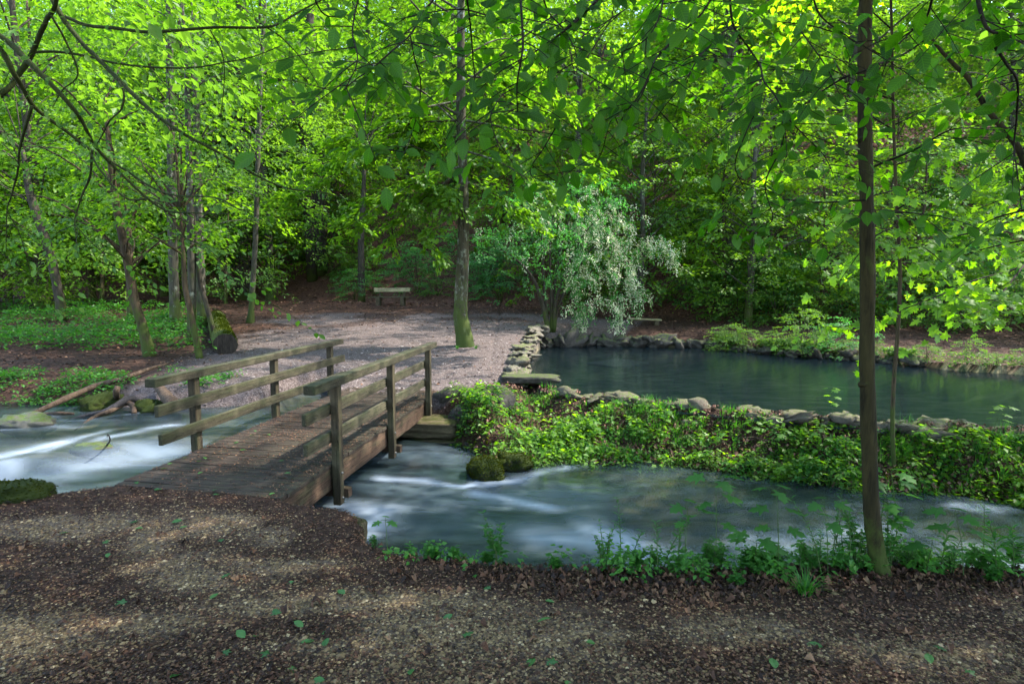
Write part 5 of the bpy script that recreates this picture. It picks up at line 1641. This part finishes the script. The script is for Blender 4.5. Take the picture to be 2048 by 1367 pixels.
# the mossy tree whose bare boughs reach in from the left
mf_ = np.array((-5.6, 4.6, float(terrain(-5.6, 4.6)) - 0.05))
mossy = thing('mossy_tree', mf_, 'mossy tree reaching crooked dark boughs in from the left above the stream', 'tree')
mb = MB()
mb.tube([mf_, mf_ + np.array((0.05, 0, 1.2)), mf_ + np.array((0.25, 0.1, 3.0)), mf_ + np.array((0.5, 0.2, 5.0)), mf_ + np.array((0.6, 0.2, 8.0))], [0.24, 0.19, 0.17, 0.13, 0.05], 12, 0.1, 5)
link('trunk', mb.mesh('trunk', M['bark_mossy'], mf_), mossy)
MBR = [([(-260, 330), (-120, 260), (0, 191), (35, 152), (59, 117), (78, 74), (94, 39), (111, 8), (120, -60)], 4.5, 0.024, 0.014, 0.2),
       ([(105, 0), (133, 47), (164, 86), (199, 121), (234, 156), (273, 195), (312, 230), (352, 258), (391, 281), (430, 301), (469, 324), (508, 348), (547, 367), (586, 379), (645, 385), (700, 400)], 4.6, 0.020, 0.004, 0.55),
       ([(-260, -60), (-100, 20), (0, 72), (51, 117), (78, 145), (117, 184), (148, 219), (168, 250), (188, 289), (219, 324), (258, 363), (297, 398), (336, 422), (391, 426), (469, 428)], 4.4, 0.022, 0.005, 0.5),
       ([(-200, -20), (-60, 50), (0, 98), (27, 145), (43, 172), (66, 211), (98, 238), (137, 266), (176, 297), (207, 313), (250, 340), (305, 375), (352, 391), (430, 395), (480, 420)], 4.55, 0.022, 0.004, 0.5),
       ([(64, 213), (51, 254), (39, 301), (35, 344), (23, 391), (14, 422), (12, 500)], 4.5, 0.011, 0.003, 0.5),
       ([(184, 301), (180, 352), (164, 391), (152, 430), (150, 449), (156, 510)], 4.5, 0.010, 0.003, 0.5),
       ([(70, 104), (117, 104), (176, 113), (234, 127), (312, 135), (391, 135), (449, 125), (508, 113), (566, 90)], 4.6, 0.011, 0.003, 0.5),
       ([(133, 35), (176, 51), (234, 57), (293, 64), (352, 61), (430, 55), (527, 55), (566, 43), (605, 20), (664, -10)], 4.5, 0.013, 0.006, 0.5),
       ([(238, 164), (248, 188), (242, 219), (219, 242), (203, 273), (191, 292)], 4.6, 0.008, 0.004, 0.4),
       ([(102, 31), (129, 78), (156, 148), (125, 180), (105, 215)], 4.5, 0.008, 0.003, 0.4),
       ([(535, 56), (566, 78), (605, 121), (640, 176)], 4.4, 0.006, 0.003, 0.5),
       ([(0, 250), (20, 280), (38, 320)], 4.4, 0.007, 0.004, 0.4),
       ([(430, 305), (436, 330), (425, 352)], 4.6, 0.006, 0.003, 0.4),
       ([(297, 398), (250, 395), (200, 340), (184, 310)], 4.6, 0.008, 0.006, 0.4),
       ([(420, 60), (445, 110), (448, 170), (440, 240)], 4.7, 0.005, 0.003, 0.5),
       ([(150, 449), (120, 462), (105, 475)], 4.5, 0.004, 0.002, 0.5),
       ([(300, 135), (350, 190), (400, 230), (380, 300)], 4.9, 0.005, 0.002, 0.6),
       ([(330, 425), (360, 470), (420, 500), (470, 560), (530, 600), (560, 615)], 5.0, 0.005, 0.002, 0.9),
       ([(150, 450), (200, 500), (250, 520), (300, 570)], 5.0, 0.004, 0.002, 0.9),
       ([(14, 422), (40, 470), (60, 540), (80, 600)], 4.8, 0.004, 0.002, 0.9)]
P = []
r = np.random.default_rng(520)
for k, (pxs_, dep, ra, rb, tw) in enumerate(MBR):
    pts = [at_depth(px, py, dep + 0.3 * math.sin(0.45 * i + 1.3 * k)) for i, (px, py) in enumerate(pxs_)]
    mb = MB()
    mb.tube(pts, np.linspace(ra, rb, len(pts)), 7, 0.18, 5)
    P.append(along_branch(r, pts, 0.13 if tw < 0.8 else 0.06, 0.062, 0.14, twig=tw, mb=mb, flat=0.4))
    link('branch', mb.mesh('branch', M['bark_mossy'], mf_), mossy)
base, d = crown_sprays(r, 4.4, 10.0, 3.8, 110, 0.2, 0.3)
sp_ = sprays(r, base + mf_ + np.array((0.3, 0, 0)), d, r.uniform(0.8, 1.5, 110), r.uniform(0.4, 0.7, 110), 40, 0.13)
link('crown', leaves_mesh('crown', T_FAR, *sp_, M['leaf_far'], mf_), mossy)
data = tuple(np.concatenate([q[i] for q in P]) for i in range(5))
print('mossy leaves', len(data[0]))
leaf_objects(mossy, mf_, T_BEECH, data, M['leaf_far'], 300, seed=5)

# maple saplings with bright lobed leaves
mp = ground_hit(1788, 935)
maple = thing('maple_sapling', mp, 'slender maple pole on the far stream bank with bright yellow-green lobed leaves', 'tree')
pts = [at_depth(px, py, mp[1]) for px, py in ((1788, 940), (1785, 860), (1788, 760), (1797, 640), (1800, 540), (1795, 440), (1790, 330), (1786, 200), (1784, 80), (1780, -60), (1776, -220), (1770, -420))]
mb = MB()
mb.tube(pts, np.linspace(0.030, 0.012, len(pts)), 9, 0.05, 5)
link('trunk', mb.mesh('trunk', M['bark_brown'], mp), maple)
r = np.random.default_rng(540)
P = []
mb = MB()
for s_, e_, dz in (((1788, 330), (1560, 330), 0.4), ((1788, 260), (1600, 200), 0.8), ((1787, 200), (1420, 120), 0.9), ((1786, 120), (1500, 40), 0.5), ((1790, 330), (1960, 330), 0.5), ((1790, 380), (1660, 470), -0.3), ((1792, 420), (1950, 380), -0.6), ((1788, 250), (1960, 220), 0.6),
                   ((1785, 60), (1640, -10), 0.4), ((1785, 100), (1900, 40), 0.6), ((1787, 180), (1500, 260), -0.5), ((1795, 450), (1680, 560), -0.5), ((1797, 500), (1900, 540), -0.5)):
    a_, b_ = at_depth(*s_, mp[1]), at_depth(*e_, mp[1] + dz)
    mid = (a_ + b_) / 2 + np.array((0, 0, 0.15))
    mb.tube([a_, mid, b_], [0.012, 0.008, 0.003], 5, 0, 5)
    q = along_branch(r, [a_, mid, b_], 0.11, 0.13, 0.22, twig=0.85, mb=mb, flat=0.28)
    P.append(q)
link('branch', mb.mesh('branch', M['twig'], mp), maple)
base, d = crown_sprays(r, 7.4, 11.5, 3.0, 80, 0.15, 0.25)  # crown added above the view, placed to shade the bridge
sp_ = sprays(r, base + np.array((mp[0] - 0.4, mp[1] + 1.2, 0)), d, r.uniform(0.8, 1.5, 80), r.uniform(0.4, 0.7, 80), 40, 0.15)
link('crown', leaves_mesh('crown', T_FAR, *sp_, M['leaf_maple'], mp), maple)
data = tuple(np.concatenate([q[i] for q in P]) for i in range(5))
print('maple leaves', len(data[0]))
leaf_objects(maple, mp, T_MAPLE, data, M['leaf_maple'], 300, seed=6, uv=False)

# a second maple, rooted outside the view, whose long bough sweeps in from the right
m2 = np.array((11.0, 8.6, float(terrain(11.0, 8.6))))
maple2 = thing('maple_tree', m2, 'maple bough sweeping in low from the right over the pond with broad green leaves', 'tree')
mb = MB()
mb.tube([m2, m2 + np.array((0.1, 0, 2)), m2 + np.array((-0.1, 0, 5)), m2 + np.array((0, 0.1, 8))], [0.16, 0.12, 0.10, 0.04], 10, 0.06, 5)
link('trunk', mb.mesh('trunk', M['bark_brown'], m2), maple2)
P = []
for pts_ in ([(2200, 440), (2048, 530), (1950, 560), (1880, 590), (1800, 620), (1700, 650), (1640, 655)], [(2048, 530), (1980, 610), (1900, 640)], [(2160, 380), (2000, 450), (1880, 480), (1780, 520), (1700, 520)], [(2180, 300), (2040, 380), (1930, 430)],
             [(2200, 560), (2080, 590), (1990, 600), (1900, 590)], [(2100, 470), (1960, 500), (1850, 540)], [(2048, 420), (1980, 440), (1940, 470)]):
    q_ = [at_depth(px, py, 8.4 + 0.5 * math.sin(i * 1.1 + pts_[0][1])) for i, (px, py) in enumerate(pts_)]
    mb = MB()
    mb.tube(q_, np.linspace(0.016, 0.004, len(q_)), 6, 0, 5)
    P.append(along_branch(r, q_, 0.09, 0.13, 0.26, twig=0.85, mb=mb, flat=0.28))
    link('branch', mb.mesh('branch', M['twig'], m2), maple2)
data = tuple(np.concatenate([q[i] for q in P]) for i in range(5))
print('maple2 leaves', len(data[0]))
leaf_objects(maple2, m2, T_MAPLE, data, M['leaf_maple'], 300, seed=7, uv=False)

# ------------------------------------------------------------------ herbs and bank plants


def herb_cover(name, x, y, r, leaf, h, mat, nper=6, spread=0.10, z=None):
    n = len(x)
    zz = terrain(x, y) if z is None else z
    hh = h * r.uniform(0.25, 1.0, n)
    a = r.random((n, nper)) * 6.283
    rad = spread * r.uniform(0.2, 1.0, (n, nper))
    p = np.stack((x[:, None] + rad * np.cos(a), y[:, None] + rad * np.sin(a), (zz + hh)[:, None] - 0.35 * rad + r.normal(0, 0.02, (n, nper))), -1).reshape(-1, 3)
    d = np.stack((np.cos(a), np.sin(a), r.normal(-0.15, 0.3, a.shape)), -1).reshape(-1, 3)
    ln = np.array((0, 0, 1.0)) + r.normal(0, 0.35, d.shape)
    ti = (r.random((n, 1)) * 0.6 + 0.4 * r.random((n, nper))).reshape(-1)
    me = leaves_mesh(name, T_FAR, p, d, ln, leaf * r.uniform(0.6, 1.3, len(p)), ti, mat)
    return tag(link(name, me), kind='stuff')


# green herbs filling the clearing on the left
r = np.random.default_rng(600)
x, y = r.uniform(-34, -6.0, 16000), r.uniform(13.0, 30.0, 16000)
pxx = 1024 + FPX * x / y
den = sstep(450, 330, pxx + 60 * (fbm(x * 0.4, y * 0.4, 61) - 0.5)) * sstep(14.4, 16.8, y + 2.4 * (fbm(x * 0.6, y * 0.6, 62) - 0.5) + 0.3) * sstep(28, 24, y) * sstep(0.40, 0.56, fbm(x * 0.45, y * 0.45, 63) + 0.06)
keep = (r.random(len(x)) < den) & (np.abs(x) < y)
herb_cover('ground_herbs', x[keep], y[keep], r, 0.095, 0.55, M['leaf_herb'], 7, 0.15)
# herbs on the far bank by the mossy rocks
x, y = r.uniform(-12, -6.0, 1200), r.uniform(11.3, 12.8, 1200)
keep = r.random(1200) < sstep(0.50, 0.66, fbm(x * 1.1, y * 1.1, 64))
herb_cover('ground_herbs', x[keep], y[keep], r, 0.07, 0.24, M['leaf_herb'], 6, 0.10)
# the planted-over bank between stream and pond
x = np.concatenate((r.uniform(-0.9, 9.5, 7800), r.uniform(-1.1, 1.4, 1200)))
fw, pn = np.interp(x, FWX, FWY), np.where(x < 0.6, 12.0, np.interp(x, PNX, PNY))
t = r.random(9000) ** 0.9
y = fw - 0.10 + t * (pn - fw - 0.05)
keep = (r.random(9000) < 0.30 + 0.70 * sstep(0.34, 0.52, fbm(x * 1.3, y * 1.3, 66))) & ~((x < -0.75) & (y > 11.0))
x, y = x[keep], y[keep]
tb = np.clip((y - np.interp(x, FWX, FWY)) / np.maximum(0.3, np.where(x < 0.6, 12.0, np.interp(x, PNX, PNY)) - np.interp(x, FWX, FWY)), 0, 1)
hgt = (0.25 + 1.2 * sstep(0.38, 0.7, fbm(x * 1.9, y * 1.9, 71))) * (1.0 - tb) ** 0.6 * 0.95 + 0.02
kk_ = r.random(len(x)) > 0.80 * tb ** 2.5
x, y, tb, hgt = x[kk_], y[kk_], tb[kk_], hgt[kk_]
sp1 = fbm(x * 1.1, y * 1.6, 72)
for sel, lf, hh, mt, npr, sprd in ((sp1 < 0.47, 0.038, 0.17, 'leaf_far', 8, 0.07), (np.abs(sp1 - 0.5) < 0.07, 0.055, 0.22, 'leaf_herb', 7, 0.09), (sp1 > 0.50, 0.068, 0.24, 'leaf_yellow', 6, 0.09), ((r.random(len(x)) < 0.20), 0.090, 0.30, 'leaf_maple', 5, 0.12)):
    herb_cover('bank_undergrowth', x[sel], y[sel], r, lf, hh * hgt[sel], M[mt], npr, sprd)
def grass_cover(name, x, y, r, L, mat, n=9):
    V, F, T = [], [], []
    z = terrain(x, y)
    for i in range(len(x)):
        t0 = r.random()
        for k in range(n):
            a = r.random() * 6.283
            l, ln_ = L * r.uniform(0.5, 1.1), r.uniform(0.3, 1.2)
            dv = np.array((math.cos(a), math.sin(a) - 0.35, 0))
            sd = np.array((-math.sin(a), math.cos(a), 0)) * 0.0045
            b = np.array((x[i], y[i], z[i])) + dv * 0.03
            o_ = len(V)
            for q in (0.0, 0.4, 0.75, 1.0):
                c = b + dv * l * ln_ * q ** 1.5 * 0.7 + np.array((0, 0, l * (q - 0.5 * ln_ * q ** 2.2)))
                V += [c - sd * (1 - 0.9 * q), c + sd * (1 - 0.9 * q)]
            F += [(o_ + 2 * j, o_ + 2 * j + 1, o_ + 2 * j + 3, o_ + 2 * j + 2) for j in range(3)]
            T += [0.6 * t0 + 0.4 * r.random()] * 8
    me = mesh_np(name, np.array(V), np.array(F), mat)
    me.attributes.new('tint', 'FLOAT', 'POINT').data.foreach_set('value', np.array(T, dtype=np.float32))
    return tag(link(name, me), kind='stuff')


gx_ = r.uniform(0.2, 9.0, 900)
gy_ = np.interp(gx_, FWX, FWY) + r.uniform(0.05, 1.0, 900) * (np.interp(gx_, PNX, PNY) - np.interp(gx_, FWX, FWY) - 0.05)
gk = r.random(900) < sstep(0.46, 0.62, fbm(gx_ * 0.9, gy_ * 1.4, 74)) * 0.9 + 0.04
grass_cover('bank_grass', gx_[gk], gy_[gk], r, 0.26, M['leaf_herb'], 12)
xx_ = r.uniform(-0.8, 9.0, 5000)
yy_ = np.interp(xx_, FWX, FWY) + r.random(5000) * (np.where(xx_ < 0.6, 12.0, np.interp(xx_, PNX, PNY)) - np.interp(xx_, FWX, FWY))
litter('bank_litter', r, xx_, yy_, 0.06, M['litter_red'], lift=0.02, tilt=0.6, tpl=T_DEAD)
x, y = r.uniform(-0.9, 9.0, 2600), r.random(2600)
y = np.interp(x, FWX, FWY) + 0.02 + 0.4 * y
p = np.stack((x, y, terrain(x, y) + 0.01), -1)
o = link('bank_moss', leaves_mesh('bank_moss', T_FAR, p, r.normal(0, 1, p.shape) + np.array((0, -0.3, 0.3)), r.normal(0, 1, p.shape), 0.06 * r.uniform(.5, 1.3, 2600), r.random(2600), M['moss']))
tag(o, kind='stuff')
# far side of the pond and by the bridge end
x = r.uniform(7.0, 14, 2600)
y = np.interp(x, PFX, PFY) + np.abs(r.normal(0.0, 0.35, 2600)) - 0.08
kp_ = r.random(2600) < 0.06 + 0.9 * sstep(0.45, 0.6, fbm(x * 1.0, y * 1.0, 95))
x, y = x[kp_], y[kp_]
herb_cover('pond_edge_undergrowth', x, y, r, 0.085, 0.30, M['leaf_far'], 7, 0.12)
# low weeds on the near bank edge
x = np.concatenate((r.uniform(-0.9, 4.2, 800), r.uniform(1.2, 4.2, 800)))
y = np.interp(x, NBX, NBY) + r.normal(0.02, 0.10, len(x))
keep = r.random(len(x)) < 0.10 + 0.85 * sstep(0.40, 0.58, fbm(x * 2.4, y * 0 + 2, 68))
herb_cover('bank_edge_weeds', x[keep], y[keep], r, 0.045, 0.16, M['leaf_herb'], 9, 0.07)


def herb(name, loc, h, label, kind='pairs', n=6, leaf=0.06, seed=0, lean=(0, 0), mat='leaf_herb', group=None, cat='plant'):
    """one plant with stems and single leaves"""
    r = np.random.default_rng(seed)
    t = thing(name, loc, label, cat, group)
    mb = MB()
    P, D, N, S = [], [], [], []
    stems = 1 if kind in ('maple', 'tall') else n
    for k in range(stems):
        a = r.random() * 6.283
        hh = h * (1 if stems == 1 else r.uniform(0.5, 1.0))
        sp_ = 0.0 if stems == 1 else 0.22 * h
        top = np.array((math.cos(a) * sp_ + lean[0] * hh, math.sin(a) * sp_ + lean[1] * hh, hh))
        c, _ = catmull(np.array(((0.2 * top[0], 0.2 * top[1], -0.02), top * 0.5 + np.array((0, 0, 0.05 * h)), top)), np.zeros(3), 6)
        mb.tube(c, np.linspace(0.0042, 0.0016, len(c)), 5, 0, 0)
        if kind == 'maple':
            tiers = ((0.99, 3), (0.72, 2), (0.5, 2))[:max(1, n)]
            for tt, cnt in tiers:
                q = np.array([np.interp(tt, np.linspace(0, 1, len(c)), c[:, i]) for i in range(3)])
                a0 = r.random() * 6.283
                for j in range(cnt):
                    aa = a0 + j * 6.283 / cnt + r.normal(0, 0.2)
                    dv = np.array((math.cos(aa), math.sin(aa), 0.15))
                    e = q + dv * leaf * 0.7
                    mb.tube([q, (q + e) / 2 + np.array((0, 0, 0.01)), e], [0.0018, 0.0014, 0.001], 4, 0, 3)
                    P.append(e); D.append(dv - np.array((0, 0, 0.35))); N.append(np.array((0, 0, 1.0)) + r.normal(0, 0.2, 3)); S.append(leaf * r.uniform(0.8, 1.3))
        else:
            m = int(5 + 5 * r.random()) if kind != 'tall' else 11
            for j in range(m):
                tt = 0.25 + 0.75 * (j + 1) / m
                q = np.array([np.interp(tt, np.linspace(0, 1, len(c)), c[:, i]) for i in range(3)])
                a0 = j * 1.57 + r.normal(0, 0.3)
                for sg in (0, math.pi):
                    dv = np.array((math.cos(a0 + sg), math.sin(a0 + sg), 0.2 if kind != 'tall' else 0.5))
                    P.append(q); D.append(dv + r.normal(0, 0.15, 3)); N.append(np.array((0, 0, 1.0)) + r.normal(0, 0.3, 3)); S.append(leaf * r.uniform(0.6, 1.2) * (1.15 - 0.5 * tt))
    link('stem', mb.mesh('stem', M['stem']), t)
    P, D, N, S = (np.array(q) for q in (P, D, N, S))
    tpl = T_MAPLE if kind == 'maple' else T_HERB
    mesh_k = [leaves_mesh('leaf', tpl, np.zeros((1, 3)), np.array([(1.0, 0, 0)]), np.array([(0, 0, 1.0)]), 1.0, [0.2 + 0.3 * q], M[mat], smooth=True, width=0.55 if kind == 'tall' else 1.0) for q in range(2)]
    for i in range(len(P)):
        x_ = unit(D[i]); y_ = unit(np.cross(N[i], x_)); z_ = np.cross(x_, y_)
        o = link('leaf', mesh_k[i % 2], t)
        o.matrix_local = Matrix.Translation(Vector(P[i].tolist())) @ Matrix(((x_[0], y_[0], z_[0]), (x_[1], y_[1], z_[1]), (x_[2], y_[2], z_[2]))).to_4x4() @ Matrix.Scale(float(S[i]), 4)
    return t


def near_bank(px, py):
    p = ground_hit(px, py)
    return p


HERBS = [  # foot pixel, top pixel y, kind, stems, leaf, label
    (775, 1088, 1030, 'maple', 1, 0.055, 'single maple seedling over the water beside the near corner stone'),
    (742, 1090, 1075, 'pairs', 2, 0.03, 'tiny sprig at the bank edge next to the near corner stone'),
    (870, 1098, 1075, 'pairs', 6, 0.05, 'bushy low herb at the bank edge just past the corner stone'),
    (910, 1110, 1085, 'pairs', 5, 0.05, 'spreading low herb with broad leaves trailing over the bank'),
    (975, 1128, 1105, 'pairs', 5, 0.045, 'low fern-leaved clump between the broad herb and the feathery one'),
    (1005, 1125, 1020, 'pairs', 6, 0.05, 'feathery tall herb with drooping leaflets at the bank middle'),
    (1105, 1130, 1110, 'pairs', 5, 0.045, 'small leafy herb beside the feathery one'),
    (1195, 1120, 1030, 'pairs', 4, 0.035, 'thin stemmed herb with tiny leaves against white water'),
    (1250, 1130, 1095, 'pairs', 6, 0.045, 'dense fern-like clump under the bright swirl of water'),
    (1290, 1110, 1060, 'pairs', 4, 0.04, 'wispy herb at the bank edge beside the dense clump'),
    (1400, 1130, 955, 'maple', 3, 0.095, 'tall maple seedling with tiers of leaves before the stream'),
    (1380, 1135, 1070, 'pairs', 7, 0.05, 'leafy herb clump at the foot of the tall maple seedling'),
    (1470, 1140, 1075, 'maple', 2, 0.085, 'short maple seedling with wide leaves next to the tall one'),
    (1500, 1140, 1095, 'pairs', 7, 0.05, 'round leafy clump midway along the near bank'),
    (1600, 1150, 1085, 'tall', 1, 0.06, 'upright seed-spiked herb left of the slim beech'),
    (1620, 1145, 1080, 'pairs', 6, 0.055, 'leafy herb with notched leaves beside the seed-spiked one'),
    (1700, 1130, 970, 'maple', 3, 0.085, 'maple seedling crossing in front of the slim beech trunk'),
    (1715, 1135, 1000, 'pairs', 6, 0.06, 'leafy saplings shoots around the slim beech foot'),
    (1775, 1140, 985, 'pairs', 7, 0.06, 'leggy shoots rising right beside the slim beech foot'),
    (1800, 1130, 950, 'maple', 3, 0.075, 'leaning maple seedling right of the slim beech'),
    (1560, 1150, 985, 'maple', 3, 0.075, 'slender maple seedling with three leaf tiers left of the seed-spiked herb'),
    (1660, 1150, 1010, 'maple', 2, 0.075, 'two-tiered maple seedling just left of the slim beech'),
    (1340, 1135, 1010, 'maple', 2, 0.07, 'thin maple seedling leaning beside the dense clump'),
    (1935, 1160, 1030, 'maple', 2, 0.075, 'maple seedling between the narrow-leaved herb and the willowherbs'),
    (1850, 1150, 1090, 'maple', 1, 0.085, 'drooping dark maple leaf on a short stem over the water'),
    (1878, 1150, 1055, 'tall', 1, 0.075, 'upright narrow-leaved herb between beech and photo edge'),
    (2000, 1155, 1050, 'tall', 1, 0.09, 'tall willowherb with narrow leaves at the near bank\'s end'),
    (2030, 1155, 1060, 'tall', 1, 0.08, 'second tall willowherb leaning beside the first'),
    (1985, 1165, 1130, 'pairs', 6, 0.05, 'low leafy clump under the tall willowherbs'),
]
for i, (px, py, ty, kd, n, lf, lab) in enumerate(HERBS):
    p = ground_hit(px, py)
    if p[1] > 4.9:
        p = np.array((p[0] * 4.2 / p[1], np.interp(p[0] * 4.2 / p[1], NBX, NBY), 0.0))
        p[2] = float(terrain(p[0], p[1]))
    h = max(0.09, (py - ty) * p[1] / FPX * 1.12)
    n, lf = (n + 2 if kd == 'pairs' else n), lf * (1.25 if kd == 'pairs' else 1.35)
    herb('maple_seedling' if kd == 'maple' else 'herb', p, h, lab, kd, n, lf, 700 + i, (rng.normal(0, 0.12), 0.0))
for i in range(18):
    xx = (-0.7 + 0.10 * i) if i < 6 else 1.2 + 0.2 * (i - 6)
    xx += rng.normal(0, 0.15)
    yy = float(np.interp(xx, NBX, NBY)) + rng.normal(0.0, 0.11)
    herb('herb', np.array((xx, yy, float(terrain(xx, yy)))), rng.uniform(0.07, 0.34), 'small leafy herb in the green fringe along the near bank edge', 'pairs', 6, rng.uniform(0.04, 0.065), 800 + i, (0, 0.1), group='herbs fringing the near bank')
for i in range(16):
    xx = rng.choice([rng.uniform(1.4, 3.4), rng.uniform(2.1, 2.9), rng.uniform(0.2, 1.4)])
    yy = float(np.interp(xx, NBX, NBY)) + rng.normal(-0.02, 0.10)
    herb('wispy_herb', np.array((xx, yy, float(terrain(xx, yy)))), rng.uniform(0.28, 0.62), 'tall wispy herb with sparse narrow leaves rising over the near bank fringe', 'tall', 1, rng.uniform(0.045, 0.075), 840 + i, (rng.normal(0, 0.28), rng.normal(0, 0.1)), group='wispy herbs on the near bank')
# seedlings on the bank across the stream
SEED = [(1060, 850, 0.42, 'maple seedling high on the far bank beside the flat slab'), (1105, 900, 0.30, 'maple seedling low over the stream near the mossy rocks'), (1190, 880, 0.3, 'maple seedling mid bank above the first ripples'),
        (1280, 890, 0.28, 'broad-leaved seedling in the middle of the far bank'), (1330, 860, 0.35, 'bright seedling just under the pond wall'), (1395, 870, 0.42, 'tall bright seedling whose top stands against the pond'),
        (1440, 900, 0.30, 'low seedling at the waterline opposite the tall near one'), (1500, 880, 0.30, 'yellow-leaved seedling among grasses on the far bank'), (1570, 900, 0.32, 'seedling under the pale upright stone'),
        (1640, 900, 0.34, 'seedling left of the slim beech on the far bank'), (1840, 900, 0.36, 'seedling right of the maple pole on the far bank'), (1900, 920, 0.34, 'leafy seedling above the dark hollow in the bank'),
        (1665, 840, 0.50, 'leaning seedling with large leaves against the pond'), (1980, 870, 0.42, 'yellowish seedling on the far bank by the photo edge')]
for i, (px, py, h, lab) in enumerate(SEED):
    p = ground_hit(px, py)
    herb('maple_seedling', p, h, lab, 'maple', 3, 0.10, 760 + i, (rng.normal(0, 0.15), -0.1), 'leaf_maple')


def grass_tuft(px, py, label, n=70, L=0.30, seed=0):
    r = np.random.default_rng(seed)
    p0 = ground_hit(px, py)
    t = thing('grass_tuft', p0, label, 'grass')
    V, F = [], []
    for k in range(n):
        a = r.random() * 6.283
        l, lean = L * r.uniform(0.5, 1.0), r.uniform(0.4, 1.2)
        b = np.array((math.cos(a), math.sin(a), 0)) * r.uniform(0, 0.04)
        sd = np.array((-math.sin(a), math.cos(a), 0)) * 0.004
        ts = np.linspace(0, 1, 5)
        for j, q in enumerate(ts):
            c = b + np.array((math.cos(a), math.sin(a), 0)) * l * lean * q ** 1.4 * 0.75 + np.array((0, 0, l * (q - 0.55 * lean * q ** 2.2)))
            V += [c - sd * (1 - 0.9 * q), c + sd * (1 - 0.9 * q)]
        o_ = k * 10
        F += [(o_ + 2 * j, o_ + 2 * j + 1, o_ + 2 * j + 3, o_ + 2 * j + 2) for j in range(4)]
    me = bpy.data.meshes.new('blades')
    me.from_pydata([tuple(q) for q in V], [], F)
    me.materials.append(M['leaf_herb'])
    a_ = me.attributes.new('tint', 'FLOAT', 'POINT')
    a_.data.foreach_set('value', np.repeat(r.random(n), 10).astype(np.float32))
    o = link('blades', me, t)
    o['kind'] = 'stuff'
    return t


grass_tuft(1610, 1190, 'arching grass tuft on the near leaf litter left of the slim beech', 90, 0.26, 1)
grass_tuft(1460, 700, 'grass tuft on the far pond wall', 50, 0.5, 2)
grass_tuft(1760, 900, 'grass tuft beside the maple pole on the far stream bank', 60, 0.35, 3)
grass_tuft(2010, 890, 'grass tuft hanging over the far bank by the photo edge', 70, 0.45, 4)
grass_tuft(1600, 880, 'grass tuft growing right of the pale upright stone', 60, 0.35, 5)
for px, py in ((915, 697), (952, 697)):
    grass_tuft(px, py, 'short grass at the ' + ('left' if px < 930 else 'right') + ' foot of the lone trunk', 60, 0.2, px)
print('objects', len(bpy.data.objects), 'tris', sum(len(m.loops) - 2 * len(m.polygons) for m in bpy.data.meshes))
